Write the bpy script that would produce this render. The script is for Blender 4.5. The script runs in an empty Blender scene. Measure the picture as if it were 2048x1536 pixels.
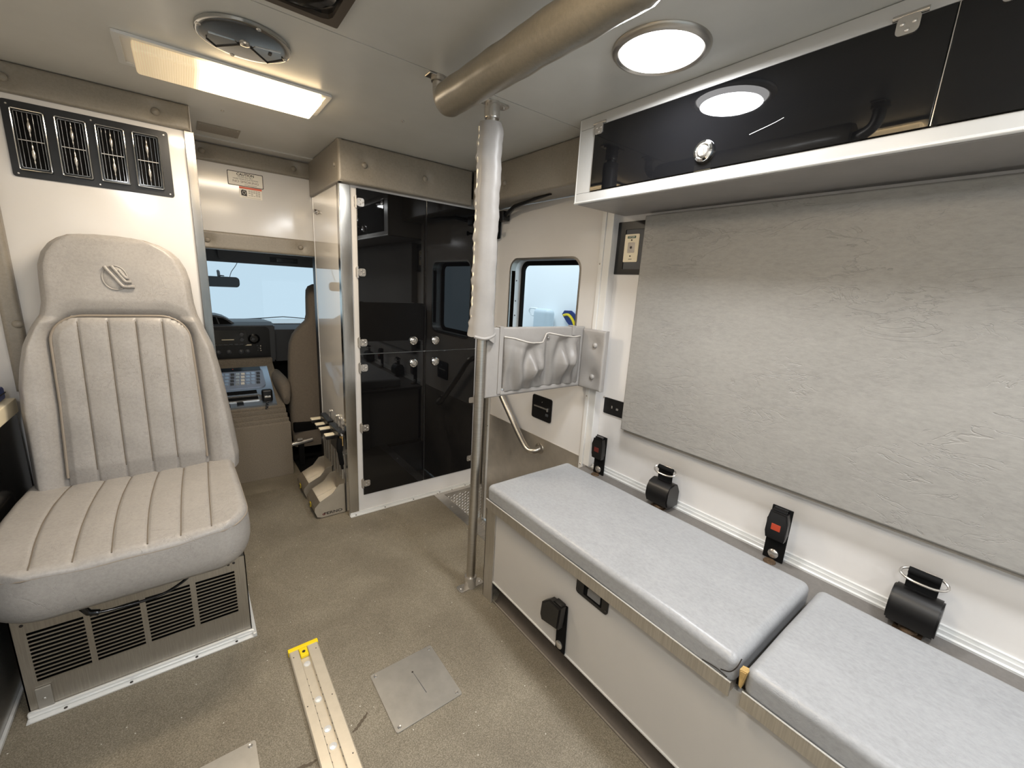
import bpy, bmesh, math, random
from math import pi, sin, cos, sqrt, atan2
from mathutils import Vector, Matrix
random.seed(7)
S = bpy.context.scene
COL = S.collection

# ------------------------------------------------------------------ camera
yaw, pitch, roll = 0.66309725, -0.22537935, 0.05705087
fw = Vector((sin(yaw)*cos(pitch), cos(yaw)*cos(pitch), sin(pitch)))
rt = Vector((cos(yaw), -sin(yaw), 0)); up = rt.cross(fw)
r2 = rt*cos(roll)+up*sin(roll); u2 = -rt*sin(roll)+up*cos(roll)
cam = bpy.data.cameras.new('camera'); cam.sensor_width = 36; cam.lens = 837.42/2048*36
cam.clip_start = .01
co = bpy.data.objects.new('camera', cam); COL.objects.link(co)
M = Matrix((r2, u2, -fw)).transposed().to_4x4(); M.translation = Vector((0, 0, 1.24))
co.matrix_world = M
S.camera = co
# ------------------------------------------------------------------ world: bright pale surroundings seen through the glass
W = bpy.data.worlds.new('world'); S.world = W; W.use_nodes = True
bg = W.node_tree.nodes['Background']; bg.inputs[0].default_value = (.63, .79, .89, 1); bg.inputs[1].default_value = 1.0
S.view_settings.view_transform = 'Standard'; S.view_settings.look = 'None'
S.view_settings.gamma = 1; S.view_settings.use_curve_mapping = False
S.view_settings.exposure = 0.0
LED_POWER = 11.0; STRIP_EMIT = 9.0; LED_EMIT = 6.0
def area(name, loc, size, power, col, rot=(0, 0, 0), shape='DISK', sy=None):
    l = bpy.data.lights.new(name, 'AREA'); l.shape = shape; l.size = size
    if sy: l.size_y = sy
    l.energy = power; l.color = col
    o = bpy.data.objects.new(name, l); COL.objects.link(o); o.location = loc; o.rotation_euler = rot
    return o
LAMPS = [(.982, .742), (.982, -.30), (.982, -1.25), (-.25, -.25), (-.25, -1.25)]  # last two are unseen, added as fill light from the left
for i, (x, y) in enumerate(LAMPS):
    area('led_lamp_light', (x, y, 1.808), .17, LED_POWER*1.0, (.96, .98, 1))
area('outside_fill_light', (2.3, 3.2, 3.6), 1.2, 50, (.95, .98, 1), rot=(0, -.35, 0))  # unseen, added to brighten the vehicle outside the side window
area('strip_lamp_light', (.21, .50, 1.785), .40, 7.0, (1, .86, .68), shape='RECTANGLE', sy=.13)
area('strip_lamp_light', (.21, 1.745, 1.785), .40, 10.0, (1, .86, .68), shape='RECTANGLE', sy=.13)

# ------------------------------------------------------------------ materials
def lin(c):
    return tuple((x/255/12.92 if x/255 <= .04045 else ((x/255+.055)/1.055)**2.4) for x in c)+(1,)
class NT:
    def __init__(s, name):
        s.m = bpy.data.materials.new(name); s.m.use_nodes = True; s.t = s.m.node_tree
        s.b = s.t.nodes['Principled BSDF']; s.tc = s.n('ShaderNodeTexCoord')
    def n(s, k, **kw):
        nd = s.t.nodes.new(k)
        for a, v in kw.items():
            if hasattr(nd, a): setattr(nd, a, v)
            else: nd.inputs[a.replace('_', ' ')].default_value = v
        return nd
    def l(s, a, b): s.t.links.new(a, b)
    def mapv(s, scale):
        mp = s.n('ShaderNodeMapping'); mp.inputs['Scale'].default_value = scale
        s.l(s.tc.outputs['Object'], mp.inputs[0]); return mp.outputs[0]
    def noise(s, scale, detail=4, rough=.5, dist=0, vec=None):
        nd = s.n('ShaderNodeTexNoise'); nd.inputs['Scale'].default_value = scale
        nd.inputs['Detail'].default_value = detail; nd.inputs['Roughness'].default_value = rough
        nd.inputs['Distortion'].default_value = dist
        s.l(vec if vec else s.tc.outputs['Object'], nd.inputs['Vector']); return nd.outputs['Fac']
    def ramp(s, fac, stops):
        r = s.n('ShaderNodeValToRGB'); e = r.color_ramp.elements
        while len(e) < len(stops): e.new(.5)
        for i, (p, c) in enumerate(stops):
            e[i].position = p; e[i].color = c if len(c) == 4 else tuple(c)+(1,)
        s.l(fac, r.inputs[0]); return r.outputs[0]
    def math(s, op, a, b=None):
        m = s.n('ShaderNodeMath'); m.operation = op
        for i, v in enumerate((a, b)):
            if v is None: continue
            if isinstance(v, (int, float)): m.inputs[i].default_value = v
            else: s.l(v, m.inputs[i])
        return m.outputs[0]
    def bump(s, h, strength=.3, dist=.002, prev=None):
        b = s.n('ShaderNodeBump'); b.inputs['Strength'].default_value = strength; b.inputs['Distance'].default_value = dist
        s.l(h, b.inputs['Height'])
        if prev: s.l(prev, b.inputs['Normal'])
        return b.outputs[0]
def simple(name, rgb, rough=.5, metal=0, spec=.5, coat=0, bump=None, var=0, scale=30):
    k = NT(name); b = k.b
    c = rgb if len(rgb) == 4 else lin(rgb)
    b.inputs['Base Color'].default_value = c; b.inputs['Roughness'].default_value = rough
    b.inputs['Metallic'].default_value = metal; b.inputs['Specular IOR Level'].default_value = spec
    b.inputs['Coat Weight'].default_value = coat; b.inputs['Coat Roughness'].default_value = .03
    if var:
        f = k.noise(scale, 5, .6)
        k.l(k.ramp(f, [(.3, tuple(x*(1-var) for x in c[:3])), (.7, tuple(min(1, x*(1+var)) for x in c[:3]))]), b.inputs['Base Color'])
    if bump:
        k.l(k.bump(k.noise(bump[0], 4, .6), bump[1], bump[2]), b.inputs['Normal'])
    return k.m
def vinyl(name, rgb, rough=.42, wr=.5, stretch=(1, 1, 1)):
    k = NT(name); b = k.b; c = lin(rgb)[:3]
    v = k.mapv(stretch)
    f = k.noise(120, 7, .75, 0, v); g = k.noise(9, 5, .6, .6, v)
    mx = k.math('ADD', k.math('MULTIPLY', f, .72), k.math('MULTIPLY', g, .28))
    k.l(k.ramp(mx, [(.34, tuple(x*.84 for x in c)), (.5, c), (.66, tuple(min(1, x*1.12) for x in c))]), b.inputs['Base Color'])
    b.inputs['Roughness'].default_value = rough; b.inputs['Specular IOR Level'].default_value = .45
    w = k.noise(15, 5, .62, .8, v)
    ridge = k.math('ABSOLUTE', k.math('SUBTRACT', w, .5))
    gate = k.ramp(k.noise(4.5, 4, .65), [(.44, (0, 0, 0)), (.58, (1, 1, 1))])
    cr = k.math('MULTIPLY', k.ramp(ridge, [(0, (1, 1, 1)), (.013, (0, 0, 0))]), gate)
    n1 = k.bump(k.math('SUBTRACT', 1, cr), wr*.5, .0012)
    n2 = k.bump(k.noise(210, 5, .75, 0, v), .32, .0006, n1)
    k.l(n2, b.inputs['Normal']); return k.m
def tinted(name, trans, col=(.02, .02, .022, 1)):
    k = NT(name); b = k.b
    b.inputs['Base Color'].default_value = (.004, .004, .0045, 1); b.inputs['Roughness'].default_value = .015
    b.inputs['Specular IOR Level'].default_value = .5
    k.l(k.ramp(k.noise(14, 6, .7), [(.45, (.012,)*3), (.75, (.05,)*3)]), b.inputs['Roughness'])
    t = k.n('ShaderNodeBsdfTransparent'); t.inputs[0].default_value = (trans,)*3+(1,)
    mx = k.n('ShaderNodeMixShader'); ad = k.n('ShaderNodeAddShader')
    k.l(b.outputs[0], ad.inputs[0]); k.l(t.outputs[0], ad.inputs[1])
    k.l(ad.outputs[0], k.t.nodes['Material Output'].inputs[0]); k.t.nodes.remove(mx)
    return k.m
def glass(name):
    k = NT(name); t = k.n('ShaderNodeBsdfTransparent'); t.inputs[0].default_value = (.95, .98, 1, 1)
    g = k.n('ShaderNodeBsdfGlossy'); g.inputs['Roughness'].default_value = .02
    f = k.n('ShaderNodeLayerWeight'); f.inputs[0].default_value = .12
    mx = k.n('ShaderNodeMixShader'); k.l(k.math('ADD', k.math('MULTIPLY', k.math('POWER', f.outputs['Facing'], 3), .6), .03), mx.inputs[0]); k.l(t.outputs[0], mx.inputs[1]); k.l(g.outputs[0], mx.inputs[2])
    k.l(mx.outputs[0], k.t.nodes['Material Output'].inputs[0]); return k.m
def emis(name, rgb, st):
    k = NT(name); b = k.b; b.inputs['Base Color'].default_value = (.8, .8, .8, 1)
    b.inputs['Emission Color'].default_value = rgb+(1,); b.inputs['Emission Strength'].default_value = st; return k.m
def floor_mat():
    k = NT('floor_vinyl'); b = k.b
    f = k.noise(330, 3, .8); g = k.noise(2.6, 5, .6, .4)
    base = k.ramp(f, [(.36, (.125, .106, .074)), (.5, (.205, .178, .132)), (.64, (.32, .285, .22))])
    dirt = k.ramp(g, [(.34, (.62, .60, .58)), (.62, (1, 1, 1))])
    m = k.n('ShaderNodeMix'); m.data_type = 'RGBA'; m.blend_type = 'MULTIPLY'; m.inputs[0].default_value = .8
    k.l(base, m.inputs[6]); k.l(dirt, m.inputs[7])
    vo = k.n('ShaderNodeTexVoronoi'); vo.inputs['Scale'].default_value = 26; k.l(k.tc.outputs['Object'], vo.inputs['Vector'])
    sp = k.ramp(vo.outputs['Distance'], [(.035, (1, 1, 1)), (.05, (0, 0, 0))])
    m2 = k.n('ShaderNodeMix'); m2.data_type = 'RGBA'; k.l(sp, m2.inputs[0]); k.l(m.outputs[2], m2.inputs[6]); m2.inputs[7].default_value = (.62, .6, .54, 1)
    k.l(m2.outputs[2], b.inputs['Base Color']); b.inputs['Roughness'].default_value = .55
    k.l(k.bump(k.noise(420, 3, .8), .4, .0008), b.inputs['Normal']); return k.m
def brushed(name, rgb, rough=.3, stretch=(1, 1, 60), var=.12):
    k = NT(name); b = k.b; c = lin(rgb)[:3]; b.inputs['Metallic'].default_value = 1
    f = k.noise(12, 4, .6, 0, k.mapv(stretch))
    k.l(k.ramp(f, [(.3, tuple(x*(1-var) for x in c)), (.7, tuple(min(1, x*(1+var)) for x in c))]), b.inputs['Base Color'])
    k.l(k.ramp(k.noise(3, 4), [(.3, (rough*.8,)*3), (.7, (rough*1.3,)*3)]), b.inputs['Roughness'])
    return k.m
def lens_mat():
    # diffuser lit by the tube inside it: bright where the tube is, tan and dim past its end; fine prismatic ribs
    k = NT('prismatic_lens'); b = k.b
    sx = k.n('ShaderNodeSeparateXYZ'); k.l(k.tc.outputs['Object'], sx.inputs[0])
    g = k.ramp(k.math('ADD', k.math('MULTIPLY', sx.outputs[0], 1.9), .5), [(.10, (.045,)*3), (.30, (.09,)*3), (.46, (1, 1, 1)), (.93, (1, 1, 1)), (.99, (.3,)*3)])
    wv = k.math('ADD', k.math('MULTIPLY', k.math('SINE', k.math('MULTIPLY', sx.outputs[0], 1100)), .12), .9)
    k.l(k.math('MULTIPLY', k.math('MULTIPLY', g, wv), STRIP_EMIT), b.inputs['Emission Strength'])
    b.inputs['Emission Color'].default_value = (1, .74, .42, 1); b.inputs['Base Color'].default_value = (.75, .66, .5, 1)
    k.l(k.bump(wv, .5, .001), b.inputs['Normal']); return k.m
WARMW = (222, 214, 205)
m = dict(
 floor=floor_mat(),
 ceil=simple('ceiling_laminate', (196, 195, 190), .30, 0, .5, var=.05, scale=4),
 white=simple('white_laminate', (214, 211, 208), .12, 0, .5, var=.015, scale=6),
 whitegloss=simple('white_gloss_laminate', (222, 217, 210), .04, 0, .9, coat=.6),
 whiteplain=simple('white_paint', (214, 212, 208), .35),
 framewhite=simple('frame_white', (186, 185, 182), .3),
 benchgrey=simple('bench_laminate', (186, 182, 177), .25, var=.02, scale=5),
 vinyl=vinyl('grey_vinyl', (155, 151, 147), .38, 1.0),
 vinylpad=vinyl('grey_vinyl_wall', (146, 143, 138), .45, 1.3, (1, .35, 1)),
 vinylseat=vinyl('grey_vinyl_bench', (148, 149, 151), .33, .5, (1, .6, 1)),
 vinyltrim=vinyl('grey_vinyl_trim', (138, 131, 120), .38, .15),
 vinylpocket=simple('grey_vinyl_cloth', (150, 146, 142), .42, bump=(120, .2, .001), var=.06, scale=12),
 pocketvinyl=simple('pocket_vinyl', (176, 171, 166), .36, bump=(120, .2, .001), var=.06, scale=12), hem=simple('pale_hem', (186, 180, 172), .45),
 piping=simple('vinyl_piping', (140, 130, 118), .45),
 groove=simple('dark_seam_thread', (110, 101, 90), .7),  # seam thread, darker than the vinyl
 chrome=simple('chrome', (225, 225, 225), .07, 1),
 hinge=simple('nickel_hinge', (196, 191, 184), .2, .75),
 steel=brushed('brushed_steel', (186, 181, 173), .33, (1, 1, 30)),
 ventsteel=simple('vent_steel', (176, 176, 174), .14, .9),
 steelx=brushed('brushed_steel_bench', (208, 204, 198), .4, (1, 30, 1)),
 steelgrill=brushed('brushed_steel_grille', (172, 166, 156), .42, (30, 1, 1)),
 steeldoor=brushed('steel_kick_plate', (214, 207, 196), .5, (30, 1, 1), .08),
 mirrorsteel=simple('polished_steel_panel', (176, 174, 170), .24, .9),
 edgesteel=brushed('brushed_edge_angle', (140, 136, 130), .24, (40, 1, 1), .1), cupsteel=simple('cup_steel', (196, 188, 174), .33, .75, var=.08, scale=12),
 anglesteel=brushed('polished_angle', (200, 196, 188), .17, (40, 1, 1), .1),
 alu=simple('aluminium_plate', (178, 175, 169), .40, .8, var=.10, scale=16),
 alubright=simple('aluminium_trim', (222, 222, 220), .30, .35),
 aluwarm=simple('anodised_track', (206, 196, 178), .38, .45, var=.05, scale=30),
 black=simple('black_plastic', (20, 19, 19), .35),
 blackmat=simple('black_matt', (8, 8, 8), .8, spec=.2),
 blackgloss=simple('black_gloss', (10, 10, 11), .12),
 acrylic=tinted('smoked_acrylic', 0.0), acrylicthin=tinted('smoked_acrylic_thin', .05),
 glass=glass('window_glass'),
 carpet=simple('grey_carpet', (128, 118, 104), .95, bump=(500, .9, .003), var=.3, scale=260),
 cabseat=simple('cab_seat_cloth', (120, 110, 98), .9, bump=(400, .5, .001), var=.08, scale=90),
 dash=simple('dash_plastic', (70, 72, 76), .5), dashdark=simple('dash_black', (24, 22, 21), .4),
 headliner=simple('headliner', (130, 132, 136), .9),
 console=simple('console_metal', (190, 200, 212), .28, .8),
 cream=simple('cream_plastic', (232, 220, 192), .45),
 yellow=simple('yellow_plastic', (235, 205, 20), .4),
 lensgrey=simple('grey_paddle', (120, 118, 116), .3),
 foam=simple('yellow_foam', (176, 146, 92), .9, bump=(200, .6, .002), var=.2, scale=60),
 red=simple('red_button', (170, 62, 36), .4), darkred=simple('dark_red_button', (96, 34, 28), .5), orange=simple('orange_print', (226, 100, 70), .5),
 ink=simple('black_ink', (38, 32, 28), .5), paper=simple('sticker_paper', (232, 226, 214), .35),
 green=simple('green_print', (30, 70, 50), .5), blue=simple('blue_vinyl', (28, 52, 120), .4),
 fineprint=simple('grey_fine_print', (120, 108, 96), .6),
 bronze=simple('dark_bronze_frame', (92, 82, 72), .35, .6),
 rust=simple('rusty_bolt', (92, 74, 56), .6, .5, var=.5, scale=200),
 led=emis('led_lens', (1, .98, .97), LED_EMIT), lens=lens_mat(),
 lensoff=simple('prismatic_lens_unlit', (214, 196, 160), .3), lit=emis('dash_light', (1, .85, .55), 1.0),
 cove=simple('dark_cove_vinyl', (72, 64, 56), .5, bump=(300, .3, .001), var=.12, scale=40),
 outside=simple('outside_white', (250, 252, 252), .5),
 stain=simple('dark_stain', (84, 74, 60), .7),
 smudge=simple('brown_grime', (70, 56, 40), .6, var=.4, scale=150),
)

# ------------------------------------------------------------------ object helpers
WO = {}
def setp(o, **k):
    for a, v in k.items():
        if v is not None: o[a] = v
def thing(name, label, cat, loc=(0, 0, 0), group=None):
    o = bpy.data.objects.new(name, None); COL.objects.link(o); o.empty_display_size = .05
    o.location = loc; WO[o.name] = Vector(loc); setp(o, label=label, category=cat, group=group); return o
def obj(name, b, mat, parent=None, smooth=True, label=None, cat=None, kind=None, group=None, angle=40):
    c = Vector((0, 0, 0)); vs = b.verts
    if len(vs):
        lo = Vector((min(v.co[i] for v in vs) for i in range(3))); hi = Vector((max(v.co[i] for v in vs) for i in range(3)))
        c = (lo+hi)/2
    for v in vs: v.co -= c
    bmesh.ops.recalc_face_normals(b, faces=b.faces)
    me = bpy.data.meshes.new(name); 
    if smooth:
        for f in b.faces: f.smooth = True
        for e in b.edges:
            if len(e.link_faces) == 2 and e.calc_face_angle(0) > math.radians(angle): e.smooth = False
    b.to_mesh(me); b.free(); me.materials.append(m[mat] if isinstance(mat, str) else mat)
    o = bpy.data.objects.new(name, me); COL.objects.link(o)
    if parent: o.parent = parent; o.location = c-WO[parent.name]
    else: o.location = c
    WO[o.name] = c; setp(o, label=label, category=cat, kind=kind, group=group)
    if smooth and len(me.polygons) < 2500: wn = o.modifiers.new('wn', 'WEIGHTED_NORMAL'); wn.keep_sharp = True
    return o
def struct(name, b, mat, parent=None, **k): return obj(name, b, mat, parent, kind='structure', **k)
def B(): return bmesh.new()
def box(b, x0, x1, y0, y1, z0, z1, bev=0, seg=2):
    x0, x1 = sorted((x0, x1)); y0, y1 = sorted((y0, y1)); z0, z1 = sorted((z0, z1))
    r = bmesh.ops.create_cube(b, size=1); vs = r['verts']
    for v in vs: v.co = Vector(((x0+x1)/2+v.co.x*(x1-x0), (y0+y1)/2+v.co.y*(y1-y0), (z0+z1)/2+v.co.z*(z1-z0)))
    if bev:
        bev = min(bev, .49*min(x1-x0, y1-y0, z1-z0))
        es = {e for v in vs for e in v.link_edges}
        bmesh.ops.bevel(b, geom=list(es), offset=bev, segments=seg, affect='EDGES', profile=.5)
    return b
class Fr:
    """local frame: origin + u*U + v*V + w*W"""
    def __init__(s, o, U, V, Wd): s.o, s.U, s.V, s.W = Vector(o), Vector(U), Vector(V), Vector(Wd)
    def __call__(s, u, v, w=0): return s.o+s.U*u+s.V*v+s.W*w
def fy(y): return Fr((0, y, 0), (1, 0, 0), (0, 0, 1), (0, -1, 0))      # plane facing the camera: u=X, v=Z
def fx(x): return Fr((x, 0, 0), (0, 1, 0), (0, 0, 1), (-1, 0, 0))      # right-hand wall: u=Y, v=Z
def fz(z, s=1): return Fr((0, 0, z), (1, 0, 0), (0, 1, 0), (0, 0, s))  # floor (+1) or ceiling (-1)
def fbox(b, F, u0, u1, v0, v1, w0, w1, bev=0, seg=2):
    p = F(u0, v0, w0); q = F(u1, v1, w1)
    return box(b, p.x, q.x, p.y, q.y, p.z, q.z, bev, seg)
def ortho(d):
    d = d.normalized(); a = Vector((0, 0, 1)) if abs(d.z) < .9 else Vector((1, 0, 0))
    u = d.cross(a).normalized(); return u, d.cross(u)
def tube(b, pts, r, n=10, closed=False, caps=True):
    pts = [Vector(p) for p in pts]; N = len(pts); rs = r if isinstance(r, (list, tuple)) else [r]*N
    rings = []; u = None
    for i, p in enumerate(pts):
        if closed: d = pts[(i+1) % N]-pts[i-1]
        else: d = pts[min(i+1, N-1)]-pts[max(i-1, 0)]
        d = d.normalized()
        if u is None: u, w = ortho(d)
        else:
            u = (u-d*u.dot(d)).normalized()
        w = d.cross(u)
        rings.append([b.verts.new(p+(u*cos(2*pi*k/n)+w*sin(2*pi*k/n))*rs[i]) for k in range(n)])
    for i in range(N if closed else N-1):
        A, C = rings[i], rings[(i+1) % N]
        for k in range(n): b.faces.new((A[k], A[(k+1) % n], C[(k+1) % n], C[k]))
    if caps and not closed:
        b.faces.new(rings[0][::-1]); b.faces.new(rings[-1])
    return b
def cyl(b, p0, p1, r0, r1=None, n=20): return tube(b, [p0, p1], [r0, r0 if r1 is None else r1], n)
def lathe(b, prof, c, ax=(0, 0, 1), n=32, cap=True):
    c = Vector(c); ax = Vector(ax).normalized(); u, w = ortho(ax); rings = []
    for r, h in prof: rings.append([b.verts.new(c+ax*h+(u*cos(2*pi*k/n)+w*sin(2*pi*k/n))*max(r, 1e-5)) for k in range(n)])
    for A, C in zip(rings, rings[1:]):
        for k in range(n): b.faces.new((A[k], A[(k+1) % n], C[(k+1) % n], C[k]))
    if cap: b.faces.new(rings[0][::-1]); b.faces.new(rings[-1])
    return b
def prism(b, poly, vec, bev=0):
    vec = Vector(vec); a = [b.verts.new(Vector(p)) for p in poly]; c = [b.verts.new(Vector(p)+vec) for p in poly]
    n = len(a); fs = [b.faces.new(a[::-1]), b.faces.new(c)]
    for i in range(n): b.faces.new((a[i], a[(i+1) % n], c[(i+1) % n], c[i]))
    if bev: bmesh.ops.bevel(b, geom=[e for f in fs for e in f.edges], offset=bev, segments=2, affect='EDGES')
    return b
def rrect(cu, cv, w, h, r, n=5):
    out = []
    for k, (sx, sy) in enumerate(((1, 1), (-1, 1), (-1, -1), (1, -1))):
        for i in range(n+1):
            a = pi/2*k+pi/2*i/n; out.append((cu+sx*(w/2-r)+r*cos(a), cv+sy*(h/2-r)+r*sin(a)))
    return out
def ring(b, F, outer, inner, w0, w1):
    n = len(outer)
    V = [[b.verts.new(F(p[0], p[1], w)) for p in P] for P, w in ((outer, w0), (outer, w1), (inner, w1), (inner, w0))]
    for j in range(4):
        A, C = V[j], V[(j+1) % 4]
        for i in range(n): b.faces.new((A[i], A[(i+1) % n], C[(i+1) % n], C[i]))
    return b
def fprism(b, F, poly, w0, w1, bev=0): return prism(b, [F(u, v, w0) for u, v in poly], F.W*(w1-w0), bev)
def screw(b, F, u, v, r=.004, w=0, h=.002):
    lathe(b, [(r, 0), (r, h*.5), (r*.7, h), (.0001, h)], F(u, v, w), F.W, 10); return b
def screws(parent, F, pts, r=.004, w=0, h=.002, mat='hinge', fn=None):
    for p in pts:
        b = B(); screw(b, F, p[0], p[1], r, w, h); obj('screw', b, mat, parent)
def smoothpath(pts, k=6):
    P = [Vector(p) for p in pts]; out = []
    for i in range(len(P)-1):
        a = P[max(i-1, 0)]; b_ = P[i]; c = P[i+1]; d = P[min(i+2, len(P)-1)]
        for j in range(k):
            t = j/k; out.append(.5*((2*b_)+(c-a)*t+(2*a-5*b_+4*c-d)*t*t+(3*b_-a-3*c+d)*t**3))
    out.append(P[-1]); return out
def cuts(a, c, edge, n, ne=4):
    L = [a+edge*(1-cos(pi/2*i/ne)) for i in range(ne+1)]
    mid = [a+edge+(c-a-2*edge)*i/n for i in range(1, n)]
    return L+mid+[a+c-x for x in L[::-1]]
def padmesh(F, u0, u1, v0, v1, t, edge=.012, btn=(), nu=20, nv=8, dip=.006, dr=.05, wav=0):
    """stuffed panel with rolled edges and tufted dips round its buttons"""
    b = B(); us = cuts(u0, u1, edge, nu); vs = cuts(v0, v1, edge, nv); G = []
    for v in vs:
        row = []
        for u in us:
            d = min(u-u0, u1-u, v-v0, v1-v); w = t if d >= edge else t-edge+sqrt(max(0, edge**2-(edge-d)**2))
            for (bu, bv) in btn: w -= dip*math.exp(-((u-bu)**2+(v-bv)**2)/(2*(dr*.45)**2))
            if wav and d > edge: w += wav*sin(u*23+v*9)*sin(v*17-u*5)
            row.append(b.verts.new(F(u, v, w)))
        G.append(row)
    for i in range(len(vs)-1):
        for j in range(len(us)-1): b.faces.new((G[i][j], G[i][j+1], G[i+1][j+1], G[i+1][j]))
    per = G[0]+[r[-1] for r in G[1:]]+G[-1][::-1][1:]+[r[0] for r in G[::-1][1:-1]]
    base = []
    for q in per:
        d = q.co-F.o; w = d.dot(F.W); base.append(b.verts.new(q.co-F.W*w))
    n = len(per)
    for i in range(n): b.faces.new((per[i], per[(i+1) % n], base[(i+1) % n], base[i]))
    b.faces.new(base)
    return b
def button(parent, F, u, v, w, r=.0115, mat='vinyltrim'):
    b = B(); lathe(b, [(r, 0), (r, r*.35), (r*.85, r*.65), (r*.5, r*.85), (.0001, r*.92)], F(u, v, w), F.W, 18)
    return obj('button', b, mat, parent)
def text(s, size, F, u, v, w, mat, parent, name='lettering', sx=1, bold=0, ext=.0003):
    c = bpy.data.curves.new(name, 'FONT'); c.body = s; c.size = size; c.align_x = 'CENTER'; c.extrude = ext; c.offset = bold
    o = bpy.data.objects.new('tmp', c); COL.objects.link(o); bpy.context.view_layer.update()
    me = bpy.data.meshes.new_from_object(o.evaluated_get(bpy.context.evaluated_depsgraph_get()))
    bpy.data.objects.remove(o); b = B(); b.from_mesh(me)
    for q in b.verts: q.co = F(u+q.co.x*sx, v+q.co.y, w+q.co.z)
    return obj(name, b, mat, parent, smooth=False)

# ================================================================== SETTING
WX0, CABX, WX, DX = -.95, .60, 1.455, 1.42     # left wall, tall cabinet side, bench wall, entry wall
HC = 1.83; REAR = -1.6
b = B()
box(b, WX0, 1.075, REAR, 2.62, -.05, 0); box(b, 1.075, 1.5, REAR, 1.25, -.05, 0)
struct('floor', b, 'floor', smooth=False)
b = B(); box(b, -.9, 1.3, 2.62, 4.0, -.05, -.001); struct('floor_cab', b, 'floor', smooth=False)
b = B(); box(b, WX0, 1.6, 1.247, 2.75, HC, HC+.04); box(b, WX0, 1.6, REAR, 1.243, HC, HC+.04); box(b, WX0, 1.6, 1.2, 1.3, HC+.004, HC+.03)
struct('ceiling', b, 'ceil', smooth=False)
b = B(); box(b, .075, .60, 2.52, 2.60, HC-.006, HC); struct('trim_ceiling', b, 'ceil', smooth=False)
# bench wall, entry surround
b = B(); box(b, WX, WX+.05, REAR, 1.20, 0, HC); struct('wall_right', b, 'white', smooth=False)
b = B(); box(b, DX, DX+.05, 1.20, 2.7, 1.66, HC); box(b, DX, DX+.085, 1.20, 1.262, -.3, 1.66); box(b, DX, DX+.05, 2.04, 2.7, -.3, 1.66)
struct('wall_right_entry', b, 'white', smooth=False)
b = B(); box(b, DX-.012, DX, 1.236, 1.256, -.25, 1.66, .002); box(b, DX-.006, DX+.001, 1.20, 1.236, .45, 1.66, .002); t1 = struct('trim_1', b, 'whiteplain')
b = B(); box(b, DX-.03, DX, 2.062, 2.104, -.25, 1.66, .003); box(b, DX-.018, DX, 2.042, 2.058, -.25, 1.66, .003); struct('trim_2', b, 'steel')
screws(t1, fx(DX-.012), [(1.246, z) for z in (.45, .78, 1.05, 1.36)])
screws(t1, fx(WX), [(1.185, z) for z in (.785, 1.328)], .005)
# side entry door with window
door = B(); F = fx(DX+.004)
outer = [(1.268, -.24), (2.038, -.24), (2.038, 1.655), (1.268, 1.655)]
wy0, wy1, wz0, wz1, wr = 1.372, 1.889, .905, 1.388, .055
inn = rrect((wy0+wy1)/2, (wz0+wz1)/2, wy1-wy0, wz1-wz0, wr, 8)
_c = [(2.038, 1.655), (1.268, 1.655), (1.268, -.24), (2.038, -.24)]   # each rounded window corner fans out to the leaf's square corner
outl = [_c[i//9] for i in range(36)]
ring(door, F, outl, inn, -.035, 0)
# square corners of the leaf
d1 = struct('door_1', door, 'white', smooth=False)
b = B(); fbox(b, F, 1.272, 2.034, -.235, .478, .001, .004, .001); obj('kick_plate', b, 'steeldoor', d1)
b = B(); fbox(b, F, 2.024, 2.04, -.24, 1.655, .001, .010, .002); obj('edge_strip', b, 'alubright', d1)
w1 = struct('window_1', ring(B(), F, rrect((wy0+wy1)/2, (wz0+wz1)/2, wy1-wy0+.016, wz1-wz0+.016, wr+.008, 8), rrect((wy0+wy1)/2, (wz0+wz1)/2, wy1-wy0-.004, wz1-wz0-.004, wr, 8), -.03, .003), 'steel')
cy, cz = (wy0+wy1)/2, (wz0+wz1)/2
b = ring(B(), F, rrect(cy, cz, wy1-wy0, wz1-wz0, wr, 8), rrect(cy, cz, wy1-wy0-.004, wz1-wz0-.004, wr-.002, 8), -.075, -.005); obj('window_reveal', b, 'alubright', w1)
b = ring(B(), F, rrect(cy, cz, wy1-wy0-.002, wz1-wz0-.002, wr-.002, 8), rrect(cy, cz, wy1-wy0-.045, wz1-wz0-.05, wr-.02, 8), -.085, -.07); obj('gasket', b, 'blackmat', w1)
b = fprism(B(), F, rrect(cy, cz, wy1-wy0-.04, wz1-wz0-.045, wr-.018, 8), -.081, -.077); obj('pane', b, 'glass', w1, smooth=False)
for z in (1.28, 1.17, 1.09, 1.0): obj('rivet', lathe(B(), [(.004, 0), (.003, .002)], F(wy1-.003, z, -.04), (0, -1, 0), 8), 'ink', w1)
# outer shell behind door
# front partition (air-conditioning housing) and bulkhead above the walk-through
b = B(); box(b, -.66, .075, 2.14, 2.66, 0, HC); struct('wall_front', b, 'white', smooth=False)
b = B(); box(b, .050, .0785, 2.130, 2.14, .30, 1.742, .002); box(b, .0755, .080, 2.1305, 2.17, .30, 1.742, .001); struct('trim_3', b, 'edgesteel')
b = B(); box(b, .075, .601, 2.62, 2.66, 1.346, HC); struct('wall_bulkhead', b, 'white', smooth=False)
# left side: action wall, counter
b = B(); box(b, -.66, -.60, REAR, 2.14, 0, HC); struct('wall_left', b, 'whiteplain', smooth=False)
b = B(); box(b, -.60, -.565, 1.2, 2.10, .80, 1.45, .004); struct('trim_4', b, 'whiteplain')
# rear wall with open doors
b = B(); box(b, WX0, -.25, REAR-.05, REAR, 0, HC); box(b, 1.15, 1.5, REAR-.05, REAR, 0, HC); box(b, -.25, 1.15, REAR-.05, REAR, 1.62, HC)
struct('wall_rear', b, 'white', smooth=False)
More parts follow.
